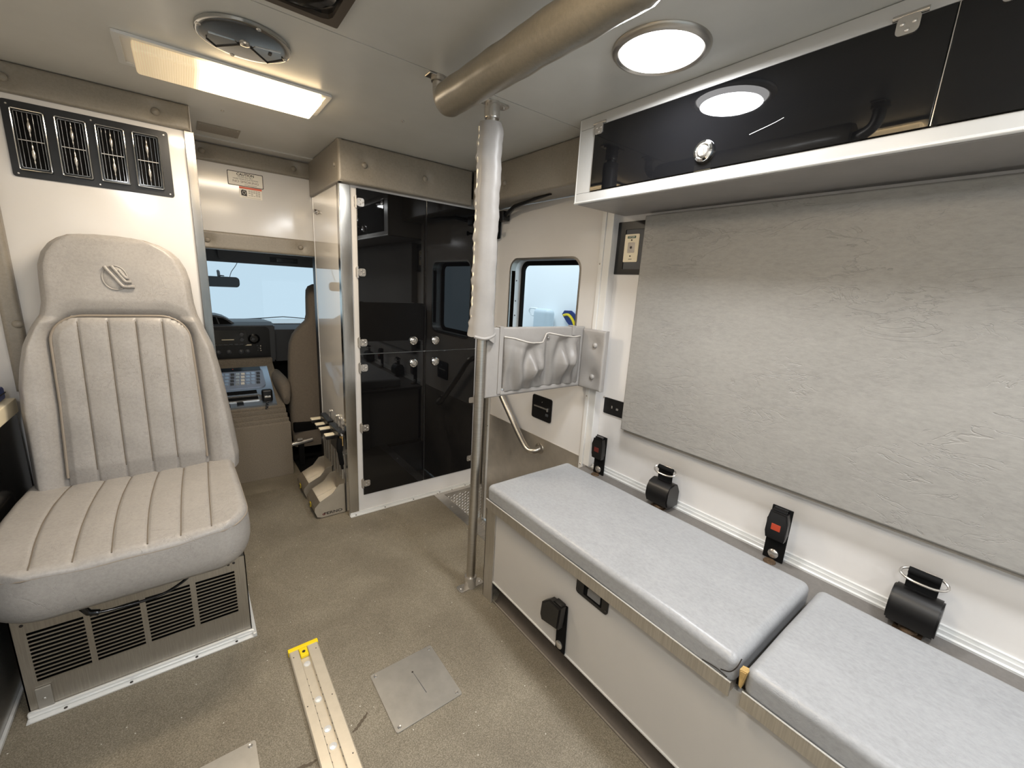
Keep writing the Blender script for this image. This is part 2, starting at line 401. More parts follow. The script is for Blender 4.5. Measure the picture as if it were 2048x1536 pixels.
# step well
b = B()
box(b, 1.075, 1.42, 1.25, 2.12, -.27, -.25); box(b, 1.125, 1.131, 1.25, 2.06, -.25, -.003); box(b, 1.13, 1.42, 2.052, 2.06, -.25, -.003); box(b, 1.13, 1.42, 1.25, 1.256, -.25, -.003)
box(b, 1.075, 1.131, 1.20, 2.104, -.004, .003, .001); box(b, 1.131, 1.39, 2.05, 2.104, -.004, .003, .001)
sw = obj('stepwell', b, 'steelx', None, label='sunken side-door step with raised diamond tread and steel flange', cat='step')
b = B()
def lozenge(b, F, u, v, a, L=.011, w=.0032, h=.0016):
    pts = [(L, 0), (0, w), (-L, 0), (0, -w)]; vs = [b.verts.new(F(u+x*cos(a)-y*sin(a), v+x*sin(a)+y*cos(a), 0)) for x, y in pts]
    t = [b.verts.new(F(u+s*L*.4*cos(a), v+s*L*.4*sin(a), h)) for s in (1, -1)]
    b.faces.new((vs[0], vs[1], t[0])); b.faces.new((vs[1], t[1], t[0])); b.faces.new((vs[1], vs[2], t[1])); b.faces.new((vs[2], vs[3], t[1])); b.faces.new((vs[3], t[0], t[1])); b.faces.new((vs[3], vs[0], t[0]))
for i in range(14):
    for j in range(11): lozenge(b, fy(2.052), 1.14+i*.02, -.235+j*.02+(i % 2)*.01, pi/4)
    for j in range(38): lozenge(b, fz(-.25), 1.14+i*.02, 1.27+j*.02+(i % 2)*.01, pi/4)
o = obj('diamond_tread', b, 'alubright', sw, smooth=False); o['kind'] = 'stuff'
screws(sw, fz(.003), ((1.10, 2.08), (1.1, 1.9), (1.1, 1.7), (1.1, 1.5), (1.1, 1.3), (1.2, 2.08), (1.33, 2.08)), .005)

# cab shell
b = B()
box(b, -1.0, -.96, 2.66, 4.3, 0, 1.7); box(b, 1.30, 1.34, 2.72, 4.3, 0, 1.7); box(b, -1.0, 1.34, 4.02, 4.06, -.05, .80)
box(b, -1.0, -.49, 2.62, 2.66, 0, 1.7); box(b, -.49, .075, 2.66, 2.67, 0, 1.7)
struct('wall_cab', b, 'dashdark', smooth=False)
b = B(); box(b, -1.0, 1.34, 2.66, 3.40, 1.46, 1.52); box(b, -1.0, 1.34, 3.36, 3.44, 1.300, 1.52, .01); struct('ceiling_cab', b, 'headliner', smooth=False)
b = B(); prism(b, [(-.95, 3.42, 1.37), (-.95, 3.425, 1.375), (-.95, 4.03, .80), (-.95, 4.02, .79)], (2.25, 0, 0)); struct('window_2', b, 'glass', smooth=False)
# hidden shell side panels between cabinet and bulkhead
b = B(); box(b, .60, 1.5, 2.62, 2.70, -.05, HC); struct('wall_front_right', b, 'dashdark', smooth=False)

# ================================================================== CEILING FITTINGS
def fluor(label, x0, x1, y0, y1, lit):
    t = thing('ceiling_light', label, 'light', ((x0+x1)/2, (y0+y1)/2, HC)); F = fz(HC, -1)
    b = B(); rw = .016; ring(b, F, rrect((x0+x1)/2, (y0+y1)/2, x1-x0, y1-y0, .006, 2), rrect((x0+x1)/2, (y0+y1)/2, x1-x0-rw*2, y1-y0-rw*2, .004, 2), .0005, .008)
    obj('frame', b, 'alubright', t)
    b = B(); fbox(b, F, x0+.012, x1-.012, y0+.012, y1-.012, .001, .003); obj('housing', b, 'whiteplain', t, smooth=False)
    b = B(); fbox(b, F, x0+.038, x1-.028, y0+.018, y1-.018, .003, .032, .008, 3); obj('lens', b, 'lens' if lit else 'lensoff', t)
    b = B(); cyl(b, F(x0+.16, (y0+y1)/2, .014), F(x1-.05, (y0+y1)/2, .014), .012, n=12); obj('tube', b, 'cream', t)
fluor('lit rectangular ceiling strip light with ribbed diffuser, glowing warm', -.092, .449, 1.632, 1.85, True)
fluor('second warm strip light on the ceiling, reflected in the overhead locker doors', -.092, .449, .39, .61, True)
for i, (x, y) in enumerate(LAMPS):
    lab = ['glowing round ceiling lamp beside the overhead locker', 'round white ceiling lamp further back above the bench', 'round white ceiling lamp by the rear doors', 'unseen round ceiling lamp added as fill, left behind the camera', 'unseen round ceiling lamp added as fill at the rear left'][i]
    t = thing('round_ceiling_lamp', lab, 'light', (x, y, HC), 'round ceiling lamps'); F = fz(HC, -1)
    b = B(); lathe(b, [(.117, 0), (.117, .004), (.112, .010), (.104, .013), (.099, .010), (.097, .006)], F(x, y, 0), F.W, 48, False); obj('bezel', b, 'steel', t)
    b = B(); lathe(b, [(.098, .004), (.095, .010), (.08, .014), (.05, .017), (.0001, .018)], F(x, y, 0), F.W, 48); obj('lens', b, 'led', t)
# round exhaust cover
t = thing('round_vent_cover', 'round chrome exhaust vent cover between the strip light and the square hatch', 'vent', (.182, 1.437, HC)); F = fz(HC, -1); cx, cy = .182, 1.437
b = B(); lathe(b, [(.104, 0), (.107, .004), (.106, .010), (.102, .0115), (.09, .012), (.05, .013), (.0001, .0135)], F(cx, cy, 0), F.W, 64); obj('cover', b, 'ventsteel', t)
for poly, edge in ((((.103, 1.475), (.124, 1.503), (.169, 1.450), (.16, 1.435), (.105, 1.44)), ((.103, 1.475), (.124, 1.503), (.171, 1.448))), (((.199, 1.45), (.242, 1.503), (.270, 1.458), (.262, 1.42), (.205, 1.432)), ((.197, 1.447), (.242, 1.503), (.272, 1.455)))):
    b = B(); fprism(b, F, poly, .011, .0148, .0005); obj('flap', b, 'ventsteel', t, smooth=False)
    b = B(); tube(b, [F(u, v, .0150) for u, v in edge], .0026, 8); obj('flap_edge', b, 'ink', t)
b = B(); fbox(b, F, .236, .244, 1.436, 1.452, .012, .017, .001); obj('clip', b, 'ink', t)
b = B(); lathe(b, [(.012, .012), (.011, .017), (.006, .019), (.0001, .019)], F(cx, cy, 0), F.W, 20); obj('hub', b, 'hinge', t)
screws(t, F, [(cx+.099*cos(k*pi/2+.2), cy+.099*sin(k*pi/2+.2)) for k in range(4)], .006, .010, .004)
# square hatch with black speaker-like recess
t = thing('square_ceiling_hatch', 'square dark-framed ceiling vent with a black round recess at the top edge', 'vent', (.245, 1.10, HC))
b = ring(B(), F, rrect(.245, 1.095, .20, .20, .004, 2), rrect(.245, 1.095, .160, .160, .02, 2), 0, .014); obj('frame', b, 'bronze', t, smooth=False)
b = B(); fbox(b, F, .16, .33, 1.01, 1.18, 0, .004); obj('liner', b, 'blackgloss', t, smooth=False)
b = B(); lathe(b, [(.078, 0), (.078, .010), (.070, .012), (.062, .006), (.05, .004), (.0001, .003)], F(.245, 1.095, 0), F.W, 40); obj('recess', b, 'blackgloss', t)
for k in range(3):
    b = B(); lathe(b, [(.010, .004), (.010, .012), (.004, .016), (.0001, .016)], F(.245+.03*cos(k*2.1+1.4), 1.095+.03*sin(k*2.1+1.4), 0), F.W, 16); obj('lens', b, 'chrome', t)
# blanking plate
t = thing('ceiling_blanking_plate', 'small flat rectangular blanking plate screwed to the ceiling near the cab', 'plate', (.178, 2.375, HC))
b = B(); fbox(b, F, .103, .253, 2.31, 2.44, 0, .003, .001); obj('plate', b, 'vinyltrim', t)
screws(t, F, ((.112, 2.32), (.243, 2.32), (.112, 2.43), (.243, 2.43)), .003, .003)
for (x, y), l in (((.175, 2.09), 'small screw head in the ceiling between strip light and blanking plate'), ((.71, 1.669), 'small screw head in the ceiling left of the steel pole')):
    b = B(); screw(b, F, x, y, .006, 0, .004); obj('ceiling_screw', b, 'hinge', None, label=l, cat='screw')

# padded grab rail
t = thing('padded_grab_rail', 'long vinyl-padded grab rail hung under the ceiling', 'rail', (.645, .5, 1.75))
b = B(); ry = [.518, .53]+[.54+i*.02 for i in range(33)]+[1.19, 1.205]
tube(b, [(.645, y, 1.75+.0008*sin(y*34)) for y in ry], [.040, .0445]+[.0445+.0006*sin(i*1.3) for i in range(33)]+[.0445, .040], 28)
obj('padding', b, vinyl('grey_vinyl_rail', (122, 114, 100), .28, .5), t)
for y, d in ((1.262, 1), (.465, -1)):
    b = B(); tube(b, smoothpath([(.645, y-.112*d, 1.75), (.645, y-.047*d, 1.75), (.647, y-.012*d, 1.765), (.648, y, 1.79), (.648, y, 1.825)]), .0165, 16); obj('elbow', b, 'steel', t)
    b = B(); box(b, .612, .685, y-.0175, y+.0175, 1.824, HC, .003); lathe(b, [(.022, 0), (.022, .014), (.018, .016)], (.648, y, HC), (0, 0, -1), 20); obj('flange', b, 'steel', t)

# pole
PX0, PX1, PY = .846, .861, 1.292
def pole(z): return Vector((PX0+(PX1-PX0)*z/HC, PY, z))
t = thing('steel_pole', 'floor-to-ceiling stainless pole at the bench corner with a padded sleeve', 'pole', (PX0, PY, 0))
b = B(); cyl(b, pole(.004), pole(1.82), .0185, n=28); obj('tube', b, 'steel', t)
for z, s, nm in ((0, 1, 'floor_flange'), (HC, -1, 'ceiling_flange')):
    c = pole(z); b = B(); F2 = Fr((c.x, c.y, z), (1, 0, 0), (0, 1, 0), (0, 0, s))
    lathe(b, [(.026, 0), (.026, .045), (.0245, .05), (.019, .05)], c, (0, 0, s), 24)
    fprism(b, F2, rrect(0, 0, .118, .042, .012, 4), 0, .006, .001)
    for q in (-.045, .045): screw(b, F2, q, 0, .006, .006, .004)
    obj(nm, b, 'hinge', t)
b = B(); N = 46; rings = []; n = 36
for i in range(N+1):
    z = 1.062+(1.768-1.062)*i/N; c = pole(z); a = .040 if i < N else .034; bb = .030
    wv = .0012*sin(i*1.9)+.0014*sin(i*.73+1)
    if i < 5: a += .010*(1-i/5); bb += .004*(1-i/5)
    row = []
    for k in range(n):
        th = 2*pi*k/n; cu, sv = cos(th), sin(th)
        x = a*(abs(cu)**.8)*(1 if cu > 0 else -1)+wv; y = bb*(abs(sv)**.9)*(1 if sv > 0 else -1)
        if cu < -.9: x -= .005+.0022*sin(i*2.6)
        zz = z
        if i < 4: zz += (-.012*cu-.008)*(1-i/4)+.006*sin(th*3)*(1-i/4)
        row.append(b.verts.new(c+Vector((x*cos(.5)+y*sin(.5), -x*sin(.5)+y*cos(.5), zz-z))))
    rings.append(row)
for A, C in zip(rings, rings[1:]):
    for k in range(n): b.faces.new((A[k], A[(k+1) % n], C[(k+1) % n], C[k]))
inn_ = [b.verts.new(pole(1.768)+(v.co-pole(1.768))*.5) for v in rings[-1]]
for k in range(n): b.faces.new((rings[-1][k], rings[-1][(k+1) % n], inn_[(k+1) % n], inn_[k]))
inb = [b.verts.new(pole(1.07)+(v.co-pole(1.07))*.6) for v in rings[0]]
for k in range(n): b.faces.new((rings[0][(k+1) % n], rings[0][k], inb[k], inb[(k+1) % n]))
obj('padded_sleeve', b, 'vinylpocket', t)
b = B(); tube(b, [pole(1.08+i*.0105)+Vector((-.0395-.0015*sin(i*1.4), .010, 0)) for i in range(65)], [.0026+.0012*(i % 2) for i in range(65)], 6); obj('stitched_seam', b, 'cream', t)
b = B(); tube(b, smoothpath([pole(1.067)+Vector(p) for p in ((-.045, -.02, -.005), (-.01, -.036, -.012), (.03, -.034, .0), (.044, -.01, .012))]), .006, 8); obj('rolled_hem', b, 'vinylpocket', t)

# ================================================================== TRIM PADS
def strip(name, label, F, u0, u1, v0, v1, t, btns, loc, edge=.01):
    th = thing(name, label, 'padding', loc)
    obj('pad', padmesh(F, u0, u1, v0, v1, t, edge, btns, 60, 8, min(.010, t*.5), .045), 'vinyltrim', th)
    for u, v in btns: button(th, F, u, v, t-.0085, .013)
    return th
strip('trim_pad', 'grey vinyl header pad above the black air vents', fy(2.14), -.49, .072, 1.742, 1.829, .018, [(-.385, 1.783), (-.025, 1.783)], (-.2, 2.14, 1.742))
strip('trim_pad', 'dark grey vinyl pad between ceiling and caution sticker', fy(2.62), .077, .594, 1.744, 1.8235, .018, [(.121, 1.784), (.51, 1.782)], (.33, 2.62, 1.744))
strip('trim_pad', 'narrow vinyl pad along the top of the cab walk-through', fy(2.62), .077, .599, 1.347, 1.43, .018, [(.109, 1.386), (.523, 1.391)], (.33, 2.62, 1.347))
th = strip('trim_pad', 'vinyl pad wrapped round the top of the tall white cabinet', fy(2.104), .582, 1.27, 1.657, 1.829, .042, [(.698, 1.742), (.997, 1.742)], (.9, 2.104, 1.657), .012)
Fl = Fr((.5995, 0, 0), (0, 1, 0), (0, 0, 1), (-1, 0, 0))
obj('side_pad', padmesh(Fl, 2.066, 2.615, 1.657, 1.829, .018, .008, [(2.13, 1.735)], 20, 8, .004), 'vinyltrim', th); button(th, Fl, 2.13, 1.735, .013, .010)
strip('trim_pad', 'thick vinyl pad over the side entry door', fx(1.42), 1.19, 2.062, 1.657, 1.829, .15, [(1.782, 1.73)], (1.4, 1.6, 1.657), .012)
th = strip('trim_pad', 'upright vinyl corner pad left of the attendant seat', fy(2.14), -.490, -.445, .80, 1.741, .03, [(-.455, 1.03)], (-.46, 2.14, .8), .012)

# ================================================================== AIR VENT PANEL
F = fy(2.14)
t = thing('air_vent_panel', 'black panel with four chrome-edged louvred air vents', 'vent', (-.2, 2.14, 1.6))
b = fprism(B(), F, rrect(-.2005, 1.613, .405, .224, .008, 3), 0, .004, .001); obj('panel', b, 'black', t)
screws(t, F, ((-.39, 1.712), (-.01, 1.712), (-.39, 1.511), (-.01, 1.511), (-.2, 1.712), (-.2, 1.511)), .003, .004)
for xc in (-.3465, -.2505, -.1555, -.0615):
    g = obj('vent', ring(B(), F, rrect(xc, 1.6115, .074, .180, .004, 3), rrect(xc, 1.6115, .060, .166, .003, 3), .004, .017), 'blackgloss', t)
    b = B(); tube(b, [F(u, v, .017) for u, v in rrect(xc, 1.6115, .071, .177, .004, 3)], .0015, 6, True); tube(b, [F(u, v, .0165) for u, v in rrect(xc, 1.6115, .058, .164, .003, 2)], .0007, 5, True); obj('chrome_edge', b, 'chrome', g)
    b = B(); fbox(b, F, xc-.029, xc+.029, 1.53, 1.693, .0042, .006); obj('backing', b, 'blackmat', g, smooth=False)
    for i in range(5):
        x = xc-.022+i*.011; b = B(); fbox(b, F, x-.0045, x+.0006, 1.531, 1.692, .0062, .0115); fbox(b, F, x-.0004, x+.001, 1.531, 1.692, .0115, .0145)
        obj('blade', b, 'chrome' if 0 else 'hinge', g, smooth=False) if 0 else None
        b.free()
        b = B(); fbox(b, F, x-.0007, x+.0007, 1.5315, 1.6915, .0115, .0145, .0003, 1); obj('blade', b, 'chrome', g)
    b = B(); fbox(b, F, xc-.0285, xc+.0285, 1.610, 1.613, .012, .0155, .0005, 1); obj('crossbar', b, 'hinge', g)
    b = B()
    for z in (1.652, 1.572): lathe(b, [(.0008, -.03), (.0022, -.022), (.0015, -.016), (.0045, -.006), (.0045, .006), (.0015, .016), (.0022, .022), (.0008, .03)], F(xc, z, .0155), (0, 0, 1), 10)
    obj('vane_lever', b, 'hinge', g)

# ================================================================== STICKERS ON BULKHEAD
F = fy(2.62)
t = thing('caution_sticker', 'black-bordered CAUTION sticker on the white bulkhead', 'sticker', (.29, 2.62, 1.69))
cu, cv, w_, h_ = .291, 1.690, .152, .066
b = fprism(B(), F, rrect(cu, cv, w_, h_, .004, 3), 0, .0006); obj('backing', b, 'paper', t, smooth=False)
b = ring(B(), F, rrect(cu, cv, w_, h_, .004, 3), rrect(cu, cv, w_-.006, h_-.006, .003, 3), .0006, .0011); obj('border', b, 'ink', t, smooth=False)
text('CAUTION', .0165, F, cu, cv+.0155, .0008, 'ink', t, bold=.0004)
text('FASTEN SEAT BELT', .0078, F, cu, cv+.006, .0008, 'ink', t)
text('WHEN VEHICLE IS IN MOTION', .0078, F, cu, cv-.003, .0008, 'ink', t)
text('NO SMOKING', .014, F, cu, cv-.017, .0008, 'fineprint', t, sx=1.25)
text('OXYGEN EQUIPPED', .006, F, cu+.02, cv-.0265, .0008, 'fineprint', t)
t = thing('warning_label', 'small orange-topped warning label under the caution sticker', 'sticker', (.31, 2.62, 1.62)); cu, cv = .309, 1.630
b = fprism(B(), F, rrect(cu, cv, .098, .052, .003, 2), 0, .0005); obj('backing', b, 'paper', t, smooth=False)
b = B(); fbox(b, F, cu-.049, cu+.049, cv+.017, cv+.026, .0005, .0009); obj('orange_band', b, 'orange', t, smooth=False)
b = B(); fprism(b, F, [(cu-.041, cv-.015), (cu-.017, cv-.017), (cu-.018, cv+.010), (cu-.036, cv+.013), (cu-.042, cv+.006)], .0005, .0009); obj('pictogram', b, 'ink', t, smooth=False)
b = B(); tube(b, [F(cu-.029+.006*cos(a*.6), cv-.001+.008*sin(a*.6), .001) for a in range(11)], .0008, 5, True); obj('pictogram_ring', b, 'paper', t)
b = B()
for i in range(6):
    for j in range(5):
        if random.random() < .85: fbox(b, F, cu-.010+j*.0105, cu-.0015+j*.0105, cv+.011-i*.0048, cv+.0128-i*.0048, .0005, .0007)
fbox(b, F, cu-.038, cu+.042, cv-.0225, cv-.0215, .0005, .0007)
o = obj('fine_print', b, 'fineprint', t, smooth=False); o['kind'] = 'stuff'

# ================================================================== TALL CABINET
cab = thing('tall_cabinet', 'tall white cabinet with four smoked black doors beside the walk-through', 'cabinet', (1.0, 2.35, 0))
b = B(); box(b, .6, 1.415, 2.108, 2.618, 0, 1.70); obj('body', b, 'whiteplain', cab, smooth=False)
b = B(); box(b, .594, .6, 2.135, 2.612, .004, 1.657); obj('side_panel', b, 'whitegloss', cab, smooth=False)
b = B(); box(b, .640, .668, 2.104, 2.108, .0, 1.657); box(b, .668, 1.39, 2.104, 2.108, 0, .104); box(b, 1.343, 1.39, 2.104, 2.108, .104, 1.657); box(b, .668, 1.343, 2.104, 2.108, 1.648, 1.657)
obj('face_frame', b, 'white', cab, smooth=False)
b = B(); box(b, .592, .640, 2.099, 2.104, .004, 1.657, .0015); box(b, .588, .592, 2.099, 2.134, .004, 1.657, .0015); obj('corner_angle', b, 'anglesteel', cab)
b = B(); box(b, .592, .5935, 2.134, 2.142, .004, 1.657); obj('corner_reflection', b, 'ink', cab, smooth=False)  # dark reflection beside the corner angle, painted on as an ink strip
b = B(); box(b, .592, .596, 2.600, 2.612, .004, 1.657, .001); obj('edge_bead', b, 'alubright', cab)
b = B(); box(b, .590, 1.385, 2.078, 2.104, 0, .004, .001); box(b, .595, 1.385, 2.096, 2.104, .004, .016, .002); obj('floor_trim', b, 'alubright', cab)
screws(cab, fz(.004), [(x, 2.088) for x in (.62, .78, .95, 1.12, 1.3)], mat='ink')
F = fy(2.104)
def hinge_mesh(F, u, v, s=1, vert=True):
    """butt hinge: leaf with three screws lying on the door, knuckle at the door edge"""
    b = B(); a = (lambda p, q, w: F(u+s*p, v+q, w)) if vert else (lambda p, q, w: F(u+q, v-s*p, w))
    def L(poly, w0, w1):
        prism(b, [a(p, q, w0) for p, q in poly], F.W*(w1-w0))
    L(rrect(.017, 0, .034, .036, .009, 4), .010, .0125); L(rrect(-.004, 0, .014, .048, .006, 4), .0, .005)
    tube(b, [a(-.002, -.027, .006), a(-.002, .027, .006)], .0052, 10)
    for p, q in ((.014, .009), (.014, -.009), (.026, 0)):
        lathe(b, [(.0042, 0), (.0038, .0015), (.0015, .0026), (.0001, .0026)], a(p, q, .0125), F.W, 10)
    return b
def latch(parent, F, u, v, w, r=.0235):
    l = obj('latch', lathe(B(), [(r, 0), (r, .004), (r*.93, .009), (r*.72, .012), (r*.66, .010), (r*.62, .006), (.0001, .006)], F(u, v, w), F.W, 36), 'chrome', parent)
    b = lathe(B(), [(r*.5, .006), (r*.48, .011), (r*.3, .013), (.0001, .012)], F(u, v, w), F.W, 28); fbox(b, F, u-r*.18, u+r*.18, v-r*.45, v+r*.45, w+.010, w+.0145, .001) ; obj('latch_button', b, 'hinge', l)
for nm, x0, x1, z0, z1, hs, kx, kz in (('upper left', .667, 1.016, .877, 1.646, (1.587, 1.272, .933), .948, .936), ('upper right', 1.020, 1.343, .877, 1.646, (), 1.077, .934),
                                        ('lower left', .667, 1.016, .106, .873, (.805, .486, .173), .948, .814), ('lower right', 1.020, 1.343, .106, .873, (), 1.078, .815)):
    b = B(); fbox(b, F, x0, x1, z0, z1, .001, .009, .0008, 1)
    d = obj('door', b, 'acrylic', cab)
    for z in hs: obj('hinge', hinge_mesh(F, x0, z), 'hinge', d)
    if not hs:
        for z in (() if z0 > .5 else (.56, .18)):
            obj('hinge', hinge_mesh(F, x1, z, -1), 'hinge', d)
    latch(d, F, kx, kz, .009)
# coat hinge / catch on cabinet side
t = thing('wall_catch', 'small chrome catch on the upper white side of the tall cabinet', 'catch', (.59, 2.55, 1.58))
b = B(); Fs = Fr((.594, 0, 0), (0, 1, 0), (0, 0, 1), (-1, 0, 0))
lathe(b, [(.013, 0), (.012, .010), (.006, .014), (.0001, .014)], Fs(2.54, 1.577), Fs.W, 20); obj('knob', b, 'chrome', t)
b = B(); fprism(b, Fs, rrect(2.50, 1.568, .07, .016, .007, 4), 0, .005, .001); lathe(b, [(.009, .004), (.009, .008), (.005, .008)], Fs(2.47, 1.566), Fs.W, 16); obj('base', b, 'hinge', t)

# ================================================================== COT WHEEL CUPS AND CLAMPS by the cabinet side
def cup(y0, y1, label, brand):
    t = thing('wheel_cup', label, 'bracket', (.53, (y0+y1)/2, 0), 'steel wheel cups')
    x0, x1 = .430, .588
    prof = [(x1, .004), (x0+.034, .004), (x0+.012, .012), (x0, .045), (x0+.002, .066), (x0+.028, .094)]
    top = [(x0+.028, .094), (x0+.09, .125), (x0+.125, .168), (x1, .172)]
    side = prof+top[1:]
    for nm, y in (('side_plate', y0), ('side_plate', y1-.003)):
        b = B(); prism(b, [(x, y, z) for x, z in side], (0, .003, 0)); obj(nm, b, 'cupsteel', t, smooth=False)
    b = B()
    for (a, c), (d, e) in zip(prof, prof[1:]): 
        q = [b.verts.new(p) for p in ((a, y0+.003, c), (d, y0+.003, e), (d, y1-.003, e), (a, y1-.003, c))]; b.faces.new(q)
    bmesh.ops.solidify(b, geom=b.faces[:], thickness=.003); obj('base_pan', b, 'cupsteel', t)
    b = B(); prism(b, [(x0+.012, y0+.004, .012), (x0+.03, y0+.004, .03), (x1-.004, y0+.004, .075), (x1-.004, y0+.004, .010)], (0, y1-y0-.008, 0)); obj('ramp', b, 'cupsteel', t, smooth=False)
    b = B(); box(b, x1-.003, x1, y0, y1, .004, .215); 
    for y in (y0+.03, y1-.03): screw(b, Fr((x1-.003, 0, 0), (0, 1, 0), (0, 0, 1), (-1, 0, 0)), y, .19, .005)
    obj('back_plate', b, 'cupsteel', t, smooth=False)
    b = B(); c = Vector((x0-.001, (y0+y1)/2, .05)); lathe(b, [(.016, 0), (.016, .001), (.0001, .001)], c, (-1, 0, .05), 18)
    st = obj('sticker', b, 'yellow', t, label='round yellow sticker on the nose'); b = B(); lathe(b, [(.007, .001), (.007, .0018)], c, (-1, 0, .05), 14); obj('sticker_mark', b, 'green', st)
    if brand:
        Ft = fy(y0)
        text('FERNO', .020, Ft, (x0+x1)/2+.012, .016, .0006, 'ink', t, sx=1.5, bold=.0004)
        b = ring(B(), Ft, rrect(x0+.044, .021, .014, .010, .0048, 4), rrect(x0+.044, .021, .007, .004, .0018, 4), .0004, .0012); obj('emblem', b, 'darkred', t, smooth=False)
cup(2.155, 2.335, 'stainless wheel cup on the floor printed FERNO, nearer the camera', True)
cup(2.405, 2.585, 'stainless wheel cup on the floor behind the printed one', False)
rk = thing('cot_clamp_rack', 'rack of black clamp arms with cream pads on the cabinet side', 'bracket', (.57, 2.33, .4))
for y0, y1, x in ((2.12, 2.30, .583), (2.33, 2.50, .583)):
    b = B(); box(b, x-.03, x+.004, y0, y1, .452, .474, .004); box(b, x-.03, x, y0+.03, y1-.02, .36, .452, .004); obj('clamp_body', b, 'black', rk)
for y in (2.211, 2.322, 2.408, 2.515):
    a = obj('clamp_arm', box(B(), .512, .585, y-.016, y+.010, .415, .433, .003), 'black', rk); obj('arm_pad', box(B(), .508, .576, y-.017, y+.017, .434, .443, .003), 'cream', a)
for y, z in ((2.414, .503), (2.283, .511), (2.225, .513), (2.155, .50)):
    b = B(); lathe(b, [(.010, 0), (.010, .006), (.006, .010), (.0001, .010)], (.592, y, z), (-1, 0, 0), 16); cyl(b, (.586, y, z), (.586, y, z-.07), .0042, n=8); obj('anchor_bolt', b, 'hinge', rk)
for y in (2.16, 2.20, 2.25, 2.30, 2.36, 2.42, 2.47, 2.52):
    b = box(B(), .572, .584, y-.009, y+.009, .20, .42, .002); obj('upright_bar', b, 'steel', rk)
b = box(B(), .565, .586, 2.14, 2.30, .335, .343, .002); obj('crossbar', b, 'steel', rk)
b = box(B(), .566, .569, 2.098, 2.152, .405, .455, .002); tg = obj('hang_tag', b, 'foam', rk, label='tan paper tag with a metal clip')
b = box(B(), .562, .572, 2.10, 2.152, .456, .466, .003); obj('tag_clip', b, 'hinge', tg)
b = B(); tube(b, smoothpath([(.56, 2.12, .44), (.555, 2.11, .38), (.565, 2.12, .30), (.575, 2.15, .26)]), [.016]*7+[.012]*6+[.006]*6, 8); obj('strap', b, 'blackmat', rk)

# ================================================================== ATTENDANT SEAT
base = thing('seat_base', 'louvred stainless seat base with bright floor strip', 'base', (-.186, 1.8, 0))
F = fy(1.512); bx0, bx1 = -.452, .078
b = B(); groups = [(-.425, -.316), (-.303, -.1965), (-.183, -.075), (-.0605, .0445)]; zt, zb = .263, .100; ns = 13; ph = (zt-zb)/ns
fbox(b, F, bx0, bx1, zt, .31, -.003, .0); fbox(b, F, bx0, bx1, .012, zb, -.003, 0)
es = [bx0]+[q for g in groups for q in g]+[bx1]
for i in range(0, len(es), 2): fbox(b, F, es[i], es[i+1], zb, zt, -.003, 0)
obj('front_panel', b, 'steelgrill', base, smooth=False)
for g in groups:
    for i in range(ns):
        b = B(); z = zb+ph*i; fprism_pts = [(g[0], z+ph*.0, 0)]
        prism(b, [F(g[0], z, .0), F(g[0], z+ph*.42, .0005), F(g[0], z+ph*.42, -.001), F(g[0], z, -.0015)], Vector((g[1]-g[0], 0, 0))); obj('louvre', b, 'steelgrill', base, smooth=False)
b = B(); box(b, bx0, bx0+.003, 1.512, 2.135, 0, .31); box(b, bx1-.003, bx1, 1.512, 2.135, 0, .31); box(b, bx0, bx1, 1.515, 2.135, .306, .31); obj('side_panels', b, 'steelgrill', base, smooth=False)
b = B(); box(b, bx0+.01, bx1-.01, 1.60, 1.61, .01, .30); obj('inner_baffle', b, 'blackmat', base, smooth=False)
b = B(); box(b, bx0+.02, bx0+.05, 1.505, 1.511, .012, .085, .001); screw(b, F, bx0+.035, .05, .004, .008); obj('corner_tab', b, 'alu', base)
b = B(); box(b, bx0-.003, bx1+.012, 1.484, 1.512, 0, .004, .001); box(b, bx0-.003, bx1+.006, 1.500, 1.512, .004, .020, .004); box(b, bx1, bx1+.012, 1.484, 2.13, 0, .016, .002); obj('floor_strip', b, 'alubright', base)
screws(base, fz(.004), [(x, 1.492) for x in (-.38, -.24, -.08, .03)], mat='ink')
screws(base, F, ((-.43, .29), (.03, .292), (.045, .293)), mat='ink')

seat = thing('attendant_seat', 'grey vinyl high-back attendant seat with fluted cushions', 'seat', (-.186, 1.8, .31))
RX = 0.0
def yb(z): return 1.93+(z-.5)*.15
# outline: half widths left/right per height
zl = [.47, .52, .66, .76, .84, .90, .97, 1.03, 1.07, 1.11, 1.19, 1.23, 1.27, 1.30, 1.32, 1.333, 1.339]
xl = [-.452, -.458, -.459, -.461, -.458, -.450, -.436, -.412, -.388, -.380, -.378, -.376, -.364, -.345, -.322, -.292, -.235]
zr = [.47, .52, .66, .76, .856, .953, 1.028, 1.07, 1.116, 1.198, 1.24, 1.275, 1.30, 1.32, 1.333, 1.339]
xr = [.113, .117, .106, .096, .085, .069, .044, .030, .023, .019, .010, -.006, -.028, -.062, -.105, -.165]
def interp(xs, ys, x):
    if x <= xs[0]: return ys[0]
    for i in range(len(xs)-1):
        if x <= xs[i+1]:
            t_ = (x-xs[i])/(xs[i+1]-xs[i]); return ys[i]+(ys[i+1]-ys[i])*t_
    return ys[-1]
zs = [.475+(1.25-.475)*i/90 for i in range(91)]+[1.25+(1.339-1.25)*sin(pi/2*i/22) for i in range(1, 23)]
IL, IR, IT, IB = -.365, .010, 1.068, .50
def insert_d(x, z):   # signed distance inside the fluted insert (rounded top)
    r = .085; xl_ = IL+max(0, .78-z)*-.03; xr_ = IR-max(0, z-.7)*.03
    if z > IT-r:
        if x < xl_+r: return r-math.hypot(x-(xl_+r), z-(IT-r))
        if x > xr_-r: return r-math.hypot(x-(xr_-r), z-(IT-r))
    return min(x-xl_, xr_-x, IT-z)
